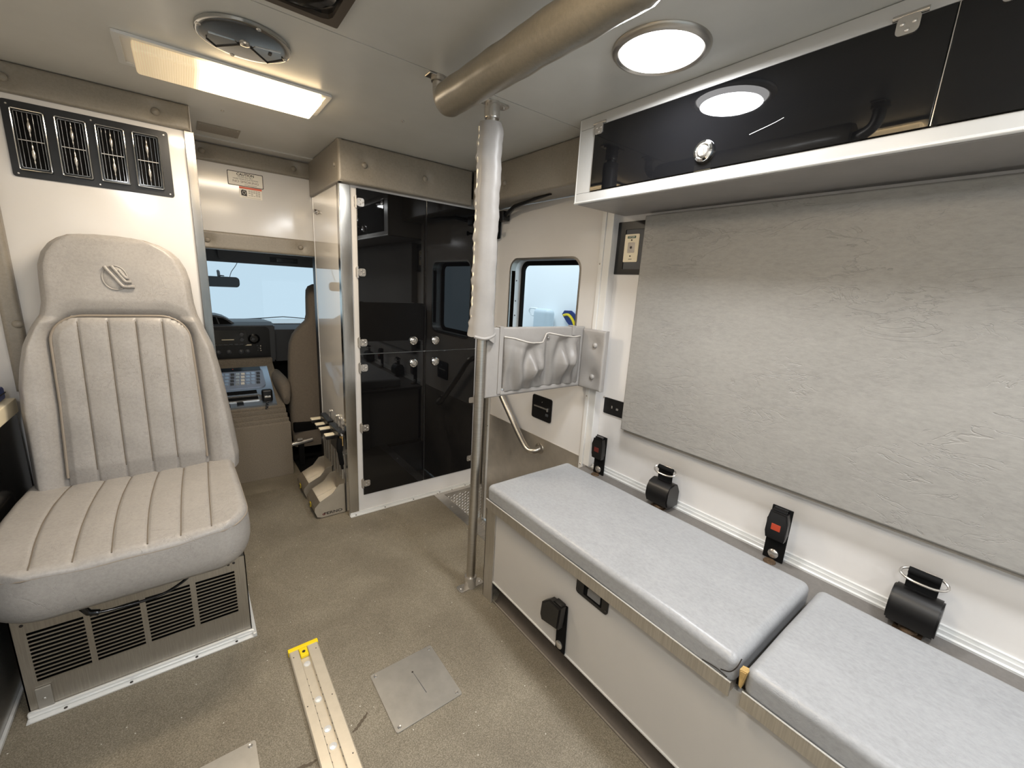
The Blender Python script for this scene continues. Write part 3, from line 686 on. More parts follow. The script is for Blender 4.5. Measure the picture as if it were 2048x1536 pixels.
flute = [-.297, -.223, -.150, -.0775]
def back_front(x, z, u):
    d = insert_d(x, z); w = 0
    if d > 0:
        w = .006+.010*min(1, d/.02)
        g = min(abs(x-(fx_-.003*(1.05-z))) for fx_ in flute)
        if d > .008: w -= .0055*math.exp(-(g/.0035)**2)
        ph_ = 0
        xs_ = [IL]+flute+[IR]
        for a, c in zip(xs_, xs_[1:]):
            if a <= x <= c: ph_ = sin(pi*(x-a)/(c-a))
        w += .0028*ph_
        if z < .56: w -= .02*(.56-z)/.09
    else:
        e = -d
        w = -.012*math.exp(-(e/.012)**2)+.012*min(1, e/.05)
        if z < 1.06: w += .018*(1-math.exp(-e/.03))
    w += .0012*sin(x*31+z*14)*sin(z*27-x*9)
    return w
b = B(); NU = 210; G = []
for z in zs:
    a, c = interp(zl, xl, z), interp(zr, xr, z); row = []
    if z > 1.33: pass
    for j in range(NU+1):
        s_ = j/NU; u_ = .5-.5*cos(pi*s_) if (s_ < .12 or s_ > .88) else None
        x = a+(c-a)*s_; d = min(x-a, c-x, (1.345-z)*1.0); ed = .032
        roll_ = 0 if d >= ed else (ed-sqrt(max(0, ed**2-(ed-max(d, 0))**2)))
        w = back_front(x, z, s_) if d > ed*.6 else back_front(x, z, s_)*max(0, d/(ed*.6))
        row.append(b.verts.new((x, yb(z)-w+roll_, z)))
    G.append(row)
for i in range(len(zs)-1):
    for j in range(NU): b.faces.new((G[i][j], G[i][j+1], G[i+1][j+1], G[i+1][j]))
per = G[0]+[r[-1] for r in G[1:]]+G[-1][::-1][1:]+[r[0] for r in G[::-1][1:-1]]
mid = [b.verts.new((v.co.x+(v.co.x+.18)*.0, v.co.y+.02, v.co.z)) for v in per]
cen = Vector((-.18, 0, .9)); bk = []
for v in per: bk.append(b.verts.new((v.co.x+(cen.x-v.co.x)*.06, min(yb(v.co.z)+.075, 2.136), v.co.z+(cen.z-v.co.z)*.03)))
n = len(per)
for i in range(n):
    j = (i+1) % n; b.faces.new((per[i], per[j], mid[j], mid[i])); b.faces.new((mid[i], mid[j], bk[j], bk[i]))
b.faces.new(bk)
bkr = obj('backrest', b, 'vinyl', seat, angle=70)
def onback(x, z, off=.001): return Vector((x, yb(z)-back_front(x, z, 0)-off, z))
# piping round the backrest edge and round the insert
pts = []
for z in [.49+i*.02 for i in range(38)]+[1.26, 1.28, 1.30, 1.315, 1.328, 1.335]: pts.append((interp(zl, xl, z)+.010, z))
for z in [1.335, 1.328, 1.315, 1.30, 1.28, 1.26]+[1.24-i*.02 for i in range(38)]: pts.append((interp(zr, xr, z)-.010, z))
b = B(); tube(b, [Vector((x, yb(z)+.009, min(z, 1.333))) for x, z in pts], .0032, 8); obj('edge_piping', b, 'piping', bkr)
ins = []
for z in [.53+i*.015 for i in range(30)]: ins.append((IL+max(0, .78-z)*-.03, z))
xl_, xr_, r_ = IL, IR-.01, .085
ins += [(xl_+r_-r_*cos(a), IT-r_+r_*sin(a)) for a in [pi/2*i/9 for i in range(10)]]
ins += [(xr_-r_+r_*sin(a), IT-r_+r_*cos(a)) for a in [pi/2*i/9 for i in range(10)]]
for z in [.965-i*.015 for i in range(30)]: ins.append((IR-max(0, z-.7)*.03, z))
b = B(); tube(b, [Vector((x, yb(z)-.006, z)) for x, z in ins], .0042, 8); obj('insert_piping', b, 'piping', bkr)
for xf in flute:
    b = B(); tube(b, [Vector((xf-.003*(1.05-z), yb(z)-back_front(xf-.003*(1.05-z), z, 0)-.0008, z)) for z in [.545+i*.0105 for i in range(49)]], .0016, 6); obj('flute_seam', b, 'groove', bkr)
# embossed emblem on the headrest: disc crossed by bent bars
def ep(px, py, off): x = -.223+(px-780)*.000325; z = 1.156+(500-py)*.00044; return Vector((x, yb(z)-off, z))
em = obj('embossed_emblem', tube(B(), [ep(885+100*cos(a), 405+92*sin(a), .0125) for a in [2*pi*i/40 for i in range(40)]], .0024, 8, True), 'vinyl', bkr)
b = B(); cc = b.verts.new(ep(885, 405, .0165)); rg = [[b.verts.new(ep(885+r*cos(a), 405+r*.92*sin(a), o_)) for a in [2*pi*i/32 for i in range(32)]] for r, o_ in ((98, .0118), (80, .0150), (40, .0162))]
for A, C in zip(rg, rg[1:]):
    for k in range(32): b.faces.new((A[k], A[(k+1) % 32], C[(k+1) % 32], C[k]))
for k in range(32): b.faces.new((rg[-1][k], rg[-1][(k+1) % 32], cc))
obj('emblem_disc', b, 'vinyl', em)
for bar in (((812, 322), (880, 400), (935, 462), (965, 472), (1035, 470)), ((868, 315), (925, 385), (962, 428), (980, 434), (1015, 434)), ((925, 345), (950, 378), (968, 398), (982, 404), (998, 404))):
    obj('emblem_bar', tube(B(), smoothpath([ep(x, y, .0172) for x, y in bar], 5), .0054, 10), 'vinyl', em)

# seat cushion
SX0, SX1, SY0, SY1 = -.478, .100, 1.385, 1.985
def gx(k, v):      # groove k at depth v (0 front .. 1 rear)
    xs_ = [(-.366, -.386, -.363), (-.292, -.298, -.281), (-.218, -.227, -.210), (-.146, -.151, -.135), (-.074, -.072, -.064), (-.002, .003, .011)][k]
    return xs_[0]*(1-v)*(1-2*v)+4*xs_[1]*v*(1-v)+xs_[2]*v*(2*v-1)
def edges_at(y):   # plan outline: rounded front corners
    v = (y-SY0)/(SY1-SY0); a, c = SX0-.006*sin(pi*v), SX1-.012*v; R = .12
    if y < SY0+R:
        q = R-sqrt(max(0, R*R-(SY0+R-y)**2)); a += q*1.0; c -= q*.75
    return a, c
ys = [SY0+.05*(1-cos(pi/2*i/10)) for i in range(10)]+[SY0+.05+(SY1-SY0-.07)*i/60 for i in range(61)]+[SY1-.02+.02*sin(pi/2*i/5) for i in range(1, 6)]
def ztop(x, y, a, c):
    z = .497+.012*sin(pi*min(1, max(0, (y-SY0)/(SY1-SY0))))
    z += .012*math.exp(-((x-c)/.08)**2)+.010*math.exp(-((x-a)/.08)**2)
    v = (y-SY0)/(SY1-SY0); cl = sorted(gx(k, v) for k in range(6)); g = min(abs(x-q) for q in cl)
    k_ = min(1, (y-SY0)/.05); z -= .0045*math.exp(-(g/.004)**2)*k_
    for p, q in zip(cl, cl[1:]):
        if p <= x <= q: z += .0028*sin(pi*(x-p)/(q-p))*k_
    z += .001*sin(x*40+y*20)*sin(y*33)
    return z
b = B(); NX = 230; G = []
for y in ys:
    a, c = edges_at(y); row = []
    for j in range(NX+1):
        s_ = j/NX; s_ = (.5-.5*cos(pi*s_))*.35+s_*.65; x = a+(c-a)*s_
        d = min(x-a, c-x, (y-SY0), (SY1-y)*2); ed = .026
        rl = 0 if d >= ed else (ed-sqrt(max(0, ed**2-(ed-max(0, d))**2)))
        row.append(b.verts.new((x, y, ztop(x, y, a, c)-rl)))
    G.append(row)
for i in range(len(ys)-1):
    for j in range(NX): b.faces.new((G[i][j], G[i][j+1], G[i+1][j+1], G[i+1][j]))
per = G[0]+[r[-1] for r in G[1:]]+G[-1][::-1][1:]+[r[0] for r in G[::-1][1:-1]]
prev = per; n = len(per); c0 = Vector((-.19, 1.72, 0))
for k, (zz, sc) in enumerate(((.455, 1.006), (.435, 1.010), (.41, 1.006), (.388, .992), (.366, .965), (.352, .93))):
    cur = []
    for q in per:
        p = c0+(Vector((q.co.x, q.co.y, 0))-c0)*sc; cur.append(b.verts.new((p.x, min(p.y, 1.99), zz if k else min(zz, q.co.z-.005))))
    for i in range(n):
        j = (i+1) % n; b.faces.new((prev[i], prev[j], cur[j], cur[i]))
    prev = cur
b.faces.new(prev)
cu_ = obj('seat_cushion', b, 'vinyl', seat, angle=75)
per_pts = []
for y in ys[::-1][:-6]: a, c = edges_at(y); per_pts.append((a+.002, y))
for i in range(20): a, c = edges_at(SY0+.002); per_pts.append((a+(c-a)*i/19, SY0+.003))
for y in ys[6:]: a, c = edges_at(y); per_pts.append((c-.002, y))
b = B(); tube(b, [Vector((x, y, ztop(x, y, *edges_at(y))-.0215)) for x, y in per_pts if y < 1.96], .0030, 7); obj('cushion_piping', b, 'piping', cu_)
for k in range(6):
    b = B(); L = []
    for i in range(50):
        v = .03+.95*i/49; y = SY0+(SY1-SY0)*v; a, c = edges_at(y); x = gx(k, v)
        if a+.02 < x < c-.02:
            d = min(y-SY0, x-a, c-x); rl = 0 if d >= .026 else .026-sqrt(max(0, .000676-(.026-d)**2)); L.append(Vector((x, y, ztop(x, y, a, c)-rl+.0009)))
    tube(b, L, .0017, 6); obj('cushion_seam', b, 'groove', cu_)
b = B(); tube(b, smoothpath([(x, 1.47, z) for x, z in ((-.305, .36), (-.308, .325), (-.297, .297), (-.265, .287), (-.221, .283), (-.178, .282), (-.133, .286), (-.09, .305), (-.062, .33), (-.055, .36))]), .0042, 10)
tube(b, [(-.307, 1.47, .345), (-.306, 1.47, .318), (-.295, 1.47, .297), (-.275, 1.47, .288)], .0085, 10)
obj('slide_lever', b, 'blackgloss', seat)
b = B(); box(b, -.42, .05, 1.50, 1.95, .3105, .353); obj('seat_pan', b, 'black', seat, smooth=False)
b = B(); box(b, -.42, .07, 1.93, 2.05, .34, .50, .02); obj('recliner_frame', b, 'blackmat', seat)

# ================================================================== LEFT COUNTER
t = thing('left_cabinet', 'low cabinet at the left edge with polished steel side and cream counter edge', 'cabinet', (-.55, .8, 0))
b = B(); box(b, -.598, -.494, -.9, 2.10, .002, .34); obj('polished_panel', b, 'mirrorsteel', t, smooth=False)
b = B(); box(b, -.494, -.486, -.9, 2.10, .002, .012, .001); obj('bottom_edge', b, 'alubright', t)
b = B(); box(b, -.598, -.496, -.9, 2.10, .34, .735); obj('front_panel', b, 'blackgloss', t, smooth=False)
b = B(); box(b, -.598, -.488, -.9, 2.095, .735, .785, .004); obj('counter', b, 'cream', t)
t = thing('blue_case', 'dark blue case lying on the counter at the left edge', 'case', (-.54, 1.99, .786))
b = B(); box(b, -.595, -.507, 1.86, 2.085, .786, .83, .008); obj('shell', b, 'blue', t)
b = B(); box(b, -.596, -.5055, 1.858, 2.087, .806, .810, .001); obj('lid_seam', b, 'ink', t)

# ================================================================== BENCH
bench = thing('squad_bench', 'long low bench cabinet with grey front and steel end leg', 'bench', (1.15, .2, 0))
b = B(); box(b, .884, WX-.002, REAR+.1, 1.155, .098, .42); box(b, .906, WX-.002, REAR+.1, 1.155, .0, .098); obj('body', b, 'cove', bench, smooth=False)
b = B(); box(b, .868, .884, REAR+.1, 1.165, .098, .420, .001); obj('front_panel', b, 'benchgrey', bench)
b = B(); box(b, .864, .870, REAR+.1, 1.165, .094, .100, .001); obj('panel_edge', b, 'alubright', bench)
b = B(); box(b, .862, .868, 1.160, 1.222, 0, .425, .0015); box(b, .862, 1.0, 1.216, 1.222, 0, .425, .0015); obj('end_leg', b, 'steelx', bench)
b = B(); box(b, 1.0, 1.40, 1.160, 1.20, .0, .425); obj('end_panel', b, 'benchgrey', bench, smooth=False)
b = B(); box(b, .90, WX-.001, REAR+.1, 1.222, .425, .446, .001); obj('top_ledge', b, simple('dark_grey_ledge', (104, 100, 96), .5, bump=(300, .4, .001), var=.1, scale=90), bench)
b = B(); pr = [(.908, .098), (.905, .05), (.900, .022), (.890, .007), (.878, .0015), (.872, 0), (.908, 0)]
prism(b, [(x, REAR+.1, z) for x, z in pr], (0, 1.158-REAR-.1, 0)); obj('toe_cove', b, 'cove', bench)
b = B(); tube(b, [(.877, REAR+.2+i*.1, .001) for i in range(27)], .0025, 6); obj('cove_weld', b, 'vinyltrim', bench)
def cushion(y0, y1, label):
    t = thing('bench_cushion', label, 'cushion', (1.05, (y0+y1)/2, .446), 'bench cushions')
    b = B(); box(b, .838, 1.262, y0, y1, .444, .516, .020, 6)
    bmesh.ops.subdivide_edges(b, edges=[e for e in b.edges if e.calc_length() > .2], cuts=14, use_grid_fill=True)
    for v in b.verts:
        k = max(0, min(1, (v.co.z-.47)/.04)); v.co.z += k*(.004*sin(pi*(v.co.x-.838)/.424)*sin(pi*(v.co.y-y0)/(y1-y0))+.0012*sin(v.co.y*19)*sin(v.co.x*23))
        if abs(v.co.z-.446) > .002: v.co.x += -.0012*sin(v.co.y*13+v.co.z*60)*(v.co.x < .86)
    p = obj('pad', b, 'vinylseat', t, angle=60)
    b = B(); box(b, .845, .868, y0+.004, y1-.004, .4285, .452, .0012); box(b, .8335, .8385, y0+.003, y1-.003, .4215, .4575, .002); box(b, .85, 1.25, y1-.009, y1-.004, .428, .452); box(b, .87, 1.25, y0+.01, y1-.01, .4465, .45)
    obj('steel_edge', b, 'steelx', t)
    b = B(); tube(b, [(.8358, y0+.004+(y1-y0-.008)*i/30, .458) for i in range(31)], .0016, 6); obj('edge_bead', b, 'alubright', t)
    return t
c1 = cushion(.262, 1.19, 'grey bench cushion nearer the entry door')
c2 = cushion(-.90, .246, 'grey bench cushion at the lower right corner')
b = B(); prism(b, [(.8355, .240, .504), (.8355, .2555, .500), (.8365, .252, .462), (.836, .247, .458)], (.02, 0, 0), .002); obj('torn_foam', b, 'foam', c2, label='yellow foam showing at a torn corner')
b = B(); tube(b, smoothpath([(.8372, .29, .470), (.8365, .272, .480), (.840, .262, .498), (.852, .260, .5135)]), .0012, 5); tube(b, smoothpath([(.8368, .33, .461), (.836, .30, .466), (.8365, .275, .463)]), .0012, 5); obj('tear', b, 'ink', c1)
# aluminium rail along the wall
t = thing('wall_rail', 'ribbed aluminium rail running along the wall behind the bench', 'rail', (1.44, 0, .446))
b = B()
prism(b, [(x, REAR+.1, z) for x, z in [(1.424, .446), (1.424, .452), (1.432, .453), (1.434, .462), (1.438, .463), (1.440, .455), (1.446, .455), (1.448, .468), (1.455, .469), (1.455, .446)]], (0, 1.195-REAR-.1, 0))
obj('extrusion', b, 'alubright', t, smooth=False)
screws(t, fz(.455), [(1.443, 1.02-i*.19) for i in range(13)], mat='ink')

# back pad
t = thing('bench_backrest_pad', 'large grey vinyl backrest panel on the wall above the bench', 'padding', (1.43, 0, .68))
F = fx(WX-.001); obj('pad', padmesh(F, -.95, 1.045, .684, 1.534, .045, .006, (), 60, 24, 0, 1, .0006), 'vinylpad', t)
b = B(); fbox(b, F, -.94, 1.035, .672, .684, .0, .03); obj('backing_board', b, 'vinyltrim', t, smooth=False)

# ================================================================== SEAT BELTS ON LEDGE
def buckle(y, label, xb=1.395, z0=.447, h=.185, ww=.058, F=None, flip=1, red='red'):
    t = thing('belt_buckle', label, 'seat belt', (xb, y, z0), 'belt buckles')
    F = F or Fr((xb, y, z0), (0, 1, 0), (0, 0, 1), (-1, 0, 0))
    b = B(); fbox(b, F, -ww/2, ww/2, 0, h, -.012, -.006, .002); 
    obj('webbing', b, 'blackmat', t)
    b = B(); fprism(b, F, [(-ww*.46, h*.44), (ww*.42, h*.44), (ww*.50, h*.55), (ww*.48, h*.80), (ww*.40, h*.95), (-ww*.40, h*.95), (-ww*.5, h*.80), (-ww*.5, h*.55)], -.005, .022, .004)
    s = obj('buckle', b, 'black', t)
    b = B(); fbox(b, F, -ww*.22, ww*.22, h*.62, h*.735, .0205, .023, .001); obj('release_button', b, red, s)
    b = B(); fbox(b, F, -ww*.34, ww*.34, h*.88, h*1.0, -.004, .014, .003); obj('buckle_lip', b, 'blackgloss', s)
    b = B(); lathe(b, [(.015, 0), (.015, .003), (.011, .007), (.0001, .008)], F(0, .022, -.006), F.W, 22); obj('bolt', b, 'hinge', t)
    b = B(); lathe(b, [(.018, 0), (.016, .004), (.0001, .005)], F(0, 0, .012), (0, 0, 1), 14) if abs(F.W.z) < .1 and flip else box(b, xb, xb+.001, y, y+.001, z0, z0+.001); obj('anchor', b, 'rust', t)
buckle(1.130, 'black belt buckle standing on the ledge nearest the entry door', h=.178, red='darkred')
buckle(.405, 'black belt buckle with red button standing between two belt reels', h=.180)
FB = Fr((.868, .795, .10), (0, 1, 0), (0, 0, 1), (-1, 0, 0))
t = thing('belt_buckle', 'black belt buckle bolted low on the bench front below the latch', 'seat belt', (.868, .795, .1), 'belt buckles')
b = B(); fprism(b, FB, [(-.045, 0), (-.004, 0), (.000, .17), (-.040, .175)], .003, .009, .001); obj('webbing', b, 'blackmat', t)
b = B(); fprism(b, FB, [(-.034, .10), (.040, .085), (.050, .105), (.046, .15), (.012, .182), (-.040, .180)], .010, .040, .005); s = obj('buckle', b, 'black', t)
b = B(); fbox(b, FB, -.036, .0, .165, .185, .008, .034, .004); obj('buckle_lip', b, 'blackgloss', s)
b = B(); lathe(b, [(.014, 0), (.014, .003), (.010, .006), (.0001, .007)], FB(-.022, .022, .009), FB.W, 22); obj('bolt', b, 'hinge', t)
def reel(y, label):
    t = thing('belt_reel', label, 'seat belt', (1.40, y, .447), 'belt reels'); x = 1.395; w = .047
    poly = [(x+.038, .460), (x+.038, .520), (x+.022, .548), (x-.004, .556), (x-.030, .546), (x-.044, .522), (x-.046, .49), (x-.036, .466), (x-.015, .458)]
    b = B(); prism(b, [(px, y-w, pz) for px, pz in poly], (0, 2*w, 0), .004); obj('housing', b, 'blackgloss' if 0 else 'black', t)
    b = B(); tube(b, [(x+.0, y-.024+i*.0, .55) for i in (0,)]+[(x+.002, y-.024, .56)], .001, 4); b.free()
    b = B(); fbox(b, Fr((x+.004, y, 0), (0, 1, 0), (0, 0, 1), (-1, 0, 0)), -.030, .030, .545, .595, 0, .004, .001)
    tube(b, [(x-.002, y-.030, .602), (x-.002, y+.030, .602)], .009, 10); obj('webbing', b, 'blackmat', t)
    b = B(); P = [(x-.004+.017*sin(a), y+(.030+.014*abs(cos(a))**.5)*(1 if cos(a) > 0 else -1)*abs(cos(a))**.6, .594+.010*sin(a)) for a in [2*pi*i/28 for i in range(28)]]
    tube(b, P, .0032, 8, True); obj('d_ring', b, 'hinge', t)
    b = B(); lathe(b, [(.020, 0), (.018, .006), (.010, .012), (.0001, .013)], (x-.012, y, .4465), (0, 0, 1), 16); box(b, x-.03, x+.02, y-.028, y+.028, .446, .4485); obj('anchor', b, 'rust', t)
reel(.803, 'black belt reel with steel loop on the ledge, farther along the bench')
reel(.078, 'black belt reel with steel loop on the ledge, nearest the lower right corner')

# bench latch
t = thing('paddle_latch', 'black recessed paddle latch in the bench front', 'latch', (.868, .67, .35)); F = fx(.868)
poly = [(.728, .396), (.731, .366), (.722, .349), (.615, .349), (.610, .372), (.610, .400), (.616, .418), (.66, .410)]
poly = [(.732, .416), (.732, .360), (.716, .350), (.622, .350), (.610, .360), (.610, .416)]
b = B(); ring(b, F, rrect(.671, .383, .122, .068, .010, 4), rrect(.667, .376, .07, .034, .004, 4), 0, .004); obj('bezel', b, 'black', t, smooth=False)
b = B(); fbox(b, F, .632, .702, .359, .393, .0003, .001); obj('recess', b, 'blackmat', t, smooth=False)
b = B(); prism(b, [F(.640, .365, .001), F(.640, .390, .003), F(.640, .392, .001)], F.U*.045); fbox(b, F, .640, .688, .364, .386, .0012, .003, .001); obj('paddle', b, 'lensgrey', t)
screws(t, F, ((.725, .36), (.617, .36)), .003, .004, mat='ink')

# ================================================================== WALL FITTINGS
F = fx(WX)
t = thing('oxygen_outlet', 'black framed wall recess with cream outlet plate beside the backrest pad', 'outlet', (WX, 1.12, 1.42))
b = ring(B(), F, rrect(1.103, 1.423, .196, .206, .003, 2), rrect(1.092, 1.418, .135, .155, .003, 2), 0, .006); obj('frame', b, 'black', t, smooth=False)
b = B(); fbox(b, F, 1.02, 1.165, 1.335, 1.50, .0, .002); obj('recess', b, 'dash', t, smooth=False)
b = fprism(B(), F, rrect(1.127, 1.423, .072, .108, .005, 3), .002, .006, .001); p = obj('outlet_plate', b, 'cream', t)
b = B(); fbox(b, F, 1.107, 1.147, 1.461, 1.470, .006, .0066); obj('green_label', b, 'green', p, smooth=False)
text('OXYGEN', .0075, Fr((WX, 0, 0), (0, -1, 0), (0, 0, 1), (-1, 0, 0)), -1.127, 1.4635, .0068, 'paper', p)
b = fprism(B(), F, rrect(1.125, 1.425, .034, .040, .003, 3), .006, .008, .001); obj('socket', b, 'hinge', p)
b = B(); lathe(b, [(.005, .008), (.004, .010), (.0001, .010)], F(1.125, 1.425, 0), F.W, 14)
for z in (1.454, 1.392): lathe(b, [(.003, .006), (.003, .008)], F(1.126, z, 0), F.W, 10)
fbox(b, F, 1.117, 1.133, 1.379, 1.381, .006, .0066); obj('socket_hole', b, 'ink', p)
t = thing('power_outlet', 'black outlet plate on the wall beside the lower corner of the backrest pad', 'outlet', (WX, 1.11, .75))
b = fprism(B(), F, rrect(1.112, .752, .132, .072, .005, 3), 0, .005, .001); obj('plate', b, 'black', t)
b = B(); fbox(b, F, 1.128, 1.134, .746, .758, .005, .0066); obj('socket', b, 'hinge', t, smooth=False)
b = B(); fbox(b, F, 1.096, 1.108, .744, .753, .005, .0066); obj('socket', b, 'hinge', t, smooth=False)

# map pocket and end pad
t = thing('pocket_divider', 'padded vinyl divider with gathered pockets between pole and wall', 'divider', (1.12, 1.28, .82)); F = fy(1.296)
b = padmesh(F, .872, 1.392, .823, 1.092, .018, .006, (), 30, 12); obj('board', b, 'vinylpocket', t)
b = B(); box(b, .872, 1.392, 1.296, 1.302, .823, 1.092, .002); obj('back_board', b, 'vinylpocket', t)
for x in (.934, 1.318):
    b = B(); fbox(b, F, x-.009, x+.009, 1.055 if x > 1 else .835, 1.094, .018, .022, .0015); fbox(b, F, x-.009, x+.009, 1.092, 1.0965, -.008, .022, .0015); obj('strap', b, 'vinylpocket', t)
# gathered pocket surface
b = B(); NUp, NVp = 110, 44; G = []
def ptop(s):
    pts_ = [(0, 1.058), (.1, 1.052), (.2, 1.040), (.3, 1.033), (.42, 1.030), (.455, 1.032), (.475, 1.045), (.50, 1.064), (.54, 1.069), (.62, 1.063), (.74, 1.055), (.78, 1.054), (.88, 1.050), (.95, 1.053), (1, 1.050)]
    return interp([p_[0] for p_ in pts_], [p_[1] for p_ in pts_], s)
def pout(s, v):   # outward puff: two pouches, pinned at centre and sides, pleats towards the bottom
    pin = .52
    if s < pin: q = s/pin; amp = .040
    else: q = (s-pin)/(1-pin); amp = .036
    a = amp*sin(pi*q)**.8*(.55+.75*sin(pi*min(1, v*1.05+.1)))
    a += (1-v)**.8*.017*sin(s*46+1.5*sin(v*4))*sin(pi*q)**.5
    a += .013*sin((s*3.1-v*1.6)*5)*sin(pi*q)
    return .004+max(0, a*(.30+.7*min(1, v*2.2)))
for i in range(NVp+1):
    v = i/NVp; row = []
    for j in range(NUp+1):
        s = j/NUp; zt_ = ptop(s); zb_ = .842-.0+.006*sin(pi*s); x = .945+(1.362-.945)*s
        row.append(b.verts.new(F(x, zb_+(zt_-zb_)*v, .018+pout(s, v))))
    G.append(row)
for i in range(NVp):
    for j in range(NUp): b.faces.new((G[i][j], G[i][j+1], G[i+1][j+1], G[i+1][j]))
top = [v.co.copy() for v in G[-1]]
bmesh.ops.solidify(b, geom=b.faces[:], thickness=.0015)
pk = obj('pocket', b, 'pocketvinyl', t, angle=80)
b = B(); tube(b, [p+Vector((0, -.001, .0)) for p in top], .0028, 7); obj('pocket_hem', b, 'hem', pk)
b = B(); fbox(b, F, .938, 1.366, .830, .848, .018, .026, .004); obj('bottom_binding', b, 'vinylpocket', t)
for u, v in ((.948, .852), (1.165, 1.052)):
    b = B(); lathe(b, [(.007, 0), (.006, .004), (.0001, .006)], F(u, v, .022 if v < 1 else .028), F.W, 16); obj('snap', b, 'chrome', t)
b = B(); box(b, 1.32, 1.345, 1.300, 1.325, .825, .838, .002); obj('hinge_stop', b, 'black', t)
t = thing('end_pad', 'small buttoned vinyl pad on the wall right of the pockets', 'padding', (1.41, 1.2, .82)); F2 = fx(DX)
b = B(); box(b, 1.4005, 1.419, 1.205, 1.270, .83, 1.07, .003); obj('backing', b, 'vinyltrim', t)
Fe = Fr((1.400, 0, 0), (0, 1, 0), (0, 0, 1), (-1, 0, 0)); bt = [(1.205, 1.018), (1.205, .880)]
obj('pad', padmesh(Fe, 1.148, 1.279, .822, 1.084, .024, .009, bt, 22, 34, .009, .055), 'vinylpocket', t)
for u, v in bt: button(t, Fe, u, v, .0155, .0115, 'vinylpocket')

# grab handle on the door
F = fx(DX+.004)
t = thing('door_grab_handle', 'diagonal stainless grab handle on the side door', 'handle', (1.37, 1.7, .5))
b = B(); tube(b, smoothpath([(1.42, 1.985, .80), (1.385, 1.985, .79), (1.372, 1.96, .765), (1.372, 1.86, .655), (1.372, 1.75, .545), (1.372, 1.63, .432), (1.374, 1.585, .405), (1.392, 1.555, .408), (1.419, 1.548, .418)], 6), .0165, 16); obj('bar', b, 'steel', t)
for y, z in ((1.985, .80), (1.548, .418)):
    b = B(); lathe(b, [(.030, 0), (.029, .004), (.0175, .008)], (1.4195, y, z), (-1, 0, 0), 22); obj('flange', b, 'steel', t)
t = thing('door_latch_panel', 'black rounded inner door latch panel with a chrome lever', 'latch', (1.42, 1.55, .64))
b = fprism(B(), F, rrect(1.555, .638, .150, .125, .012, 4), 0, .008, .002); obj('plate', b, 'black', t)
b = B(); fbox(b, F, 1.497, 1.608, .640, .648, .008, .014, .002); fbox(b, F, 1.497, 1.505, .634, .652, .008, .018, .002); obj('lever', b, 'hinge', t)
b = B(); fbox(b, F, 1.497, 1.517, .606, .620, .008, .012, .002); obj('lock_button', b, 'dash', t)
b = B(); lathe(b, [(.003, .008), (.003, .010)], F(1.55, .672), F.W, 8); obj('screw', b, 'hinge', t)
# door check arm and chain
t = thing('door_check_arm', 'black door check arm with chain at the top of the entry door', 'door closer', (1.36, 1.8, 1.62))
b = B(); tube(b, [(1.395, 1.93, 1.610), (1.36, 1.80, 1.640), (1.335, 1.60, 1.650), (1.33, 1.50, 1.655)], [.012, .011, .007, .005], 10); obj('arm', b, 'black', t)
b = B(); box(b, 1.37, 1.418, 1.915, 1.975, 1.585, 1.635, .006); obj('pivot_block', b, 'black', t)
b = B(); box(b, 1.375, 1.418, 1.99, 2.03, 1.50, 1.60, .008); obj('bracket', b, 'blackmat', t)
for k in range(7):
    b = B(); c = Vector((1.384-.002*(k % 2), 1.985-.004*sin(k*1.3), 1.638-k*.013)); P = [c+Vector((.0045*cos(a)*(k % 2), .0045*cos(a)*((k+1) % 2), .009*sin(a))) for a in [2*pi*i/12 for i in range(12)]]
    tube(b, P, .0016, 6, True); obj('chain_link', b, 'hinge', t)
b = B(); cyl(b, (1.385, 1.99, 1.535), (1.36, 1.965, 1.537), .006, n=10); lathe(b, [(.004, -.03), (.006, -.01), (.013, 0), (.013, .006), (.0001, .007)], (1.355, 1.955, 1.537), (-.7, -.7, 0), 16); obj('peg', b, 'black', t)
screws(d1, fx(DX-.0065), [(2.031, z) for z in (1.47, .92, .40)], .003, mat='ink')

# ================================================================== OVERHEAD LOCKER
oh = thing('overhead_locker', 'white overhead locker with smoked flip-up doors above the bench', 'cabinet', (1.3, 0, 1.553))
x0, x1 = 1.168, WX-.001
b = B(); box(b, x0+.002, x1, REAR+.02, 1.183, 1.556, 1.566); box(b, x0+.004, x1, 1.165, 1.183, 1.566, HC-.001); box(b, x1-.004, x1, REAR+.02, 1.165, 1.566, HC-.001)
for y in (.2375, -.66): box(b, x0+.03, x1, y-.004, y+.004, 1.566, HC-.001)
obj('carcass', b, 'whiteplain', oh, smooth=False)
b = B(); box(b, x0, x0+.016, REAR+.02, 1.186, 1.556, 1.585, .002); box(b, x0, x0+.016, 1.112, 1.186, 1.585, 1.792, .001); obj('face_frame', b, 'framewhite', oh)
b = B(); box(b, x0, x0+.016, REAR+.02, 1.186, 1.793, HC-.001, .002); obj('top_rail', b, 'framewhite', oh)
b = B(); tube(b, [(x0+.003, REAR+.02, 1.5545), (x0+.003, 1.186, 1.5545)], .005, 10); tube(b, [(x0+.003, 1.183, 1.5545), (x0+.003, 1.183, HC-.004)], .004, 10); obj('edge_extrusion', b, 'alubright', oh)
b = padmesh(Fr((0, 0, 1.556), (1, 0, 0), (0, 1, 0), (0, 0, -1)), x0+.010, x1, REAR+.05, 1.178, .007, .004, [(1.24, 1.10)], 8, 40, .006, .03); obj('underside_panel', b, 'vinylpocket', oh)
b = B(); box(b, x0+.001, x0+.015, 1.095, 1.112, 1.583, 1.793); obj('door_stop', b, 'ink', oh, smooth=False)
F = fx(x0+.002)
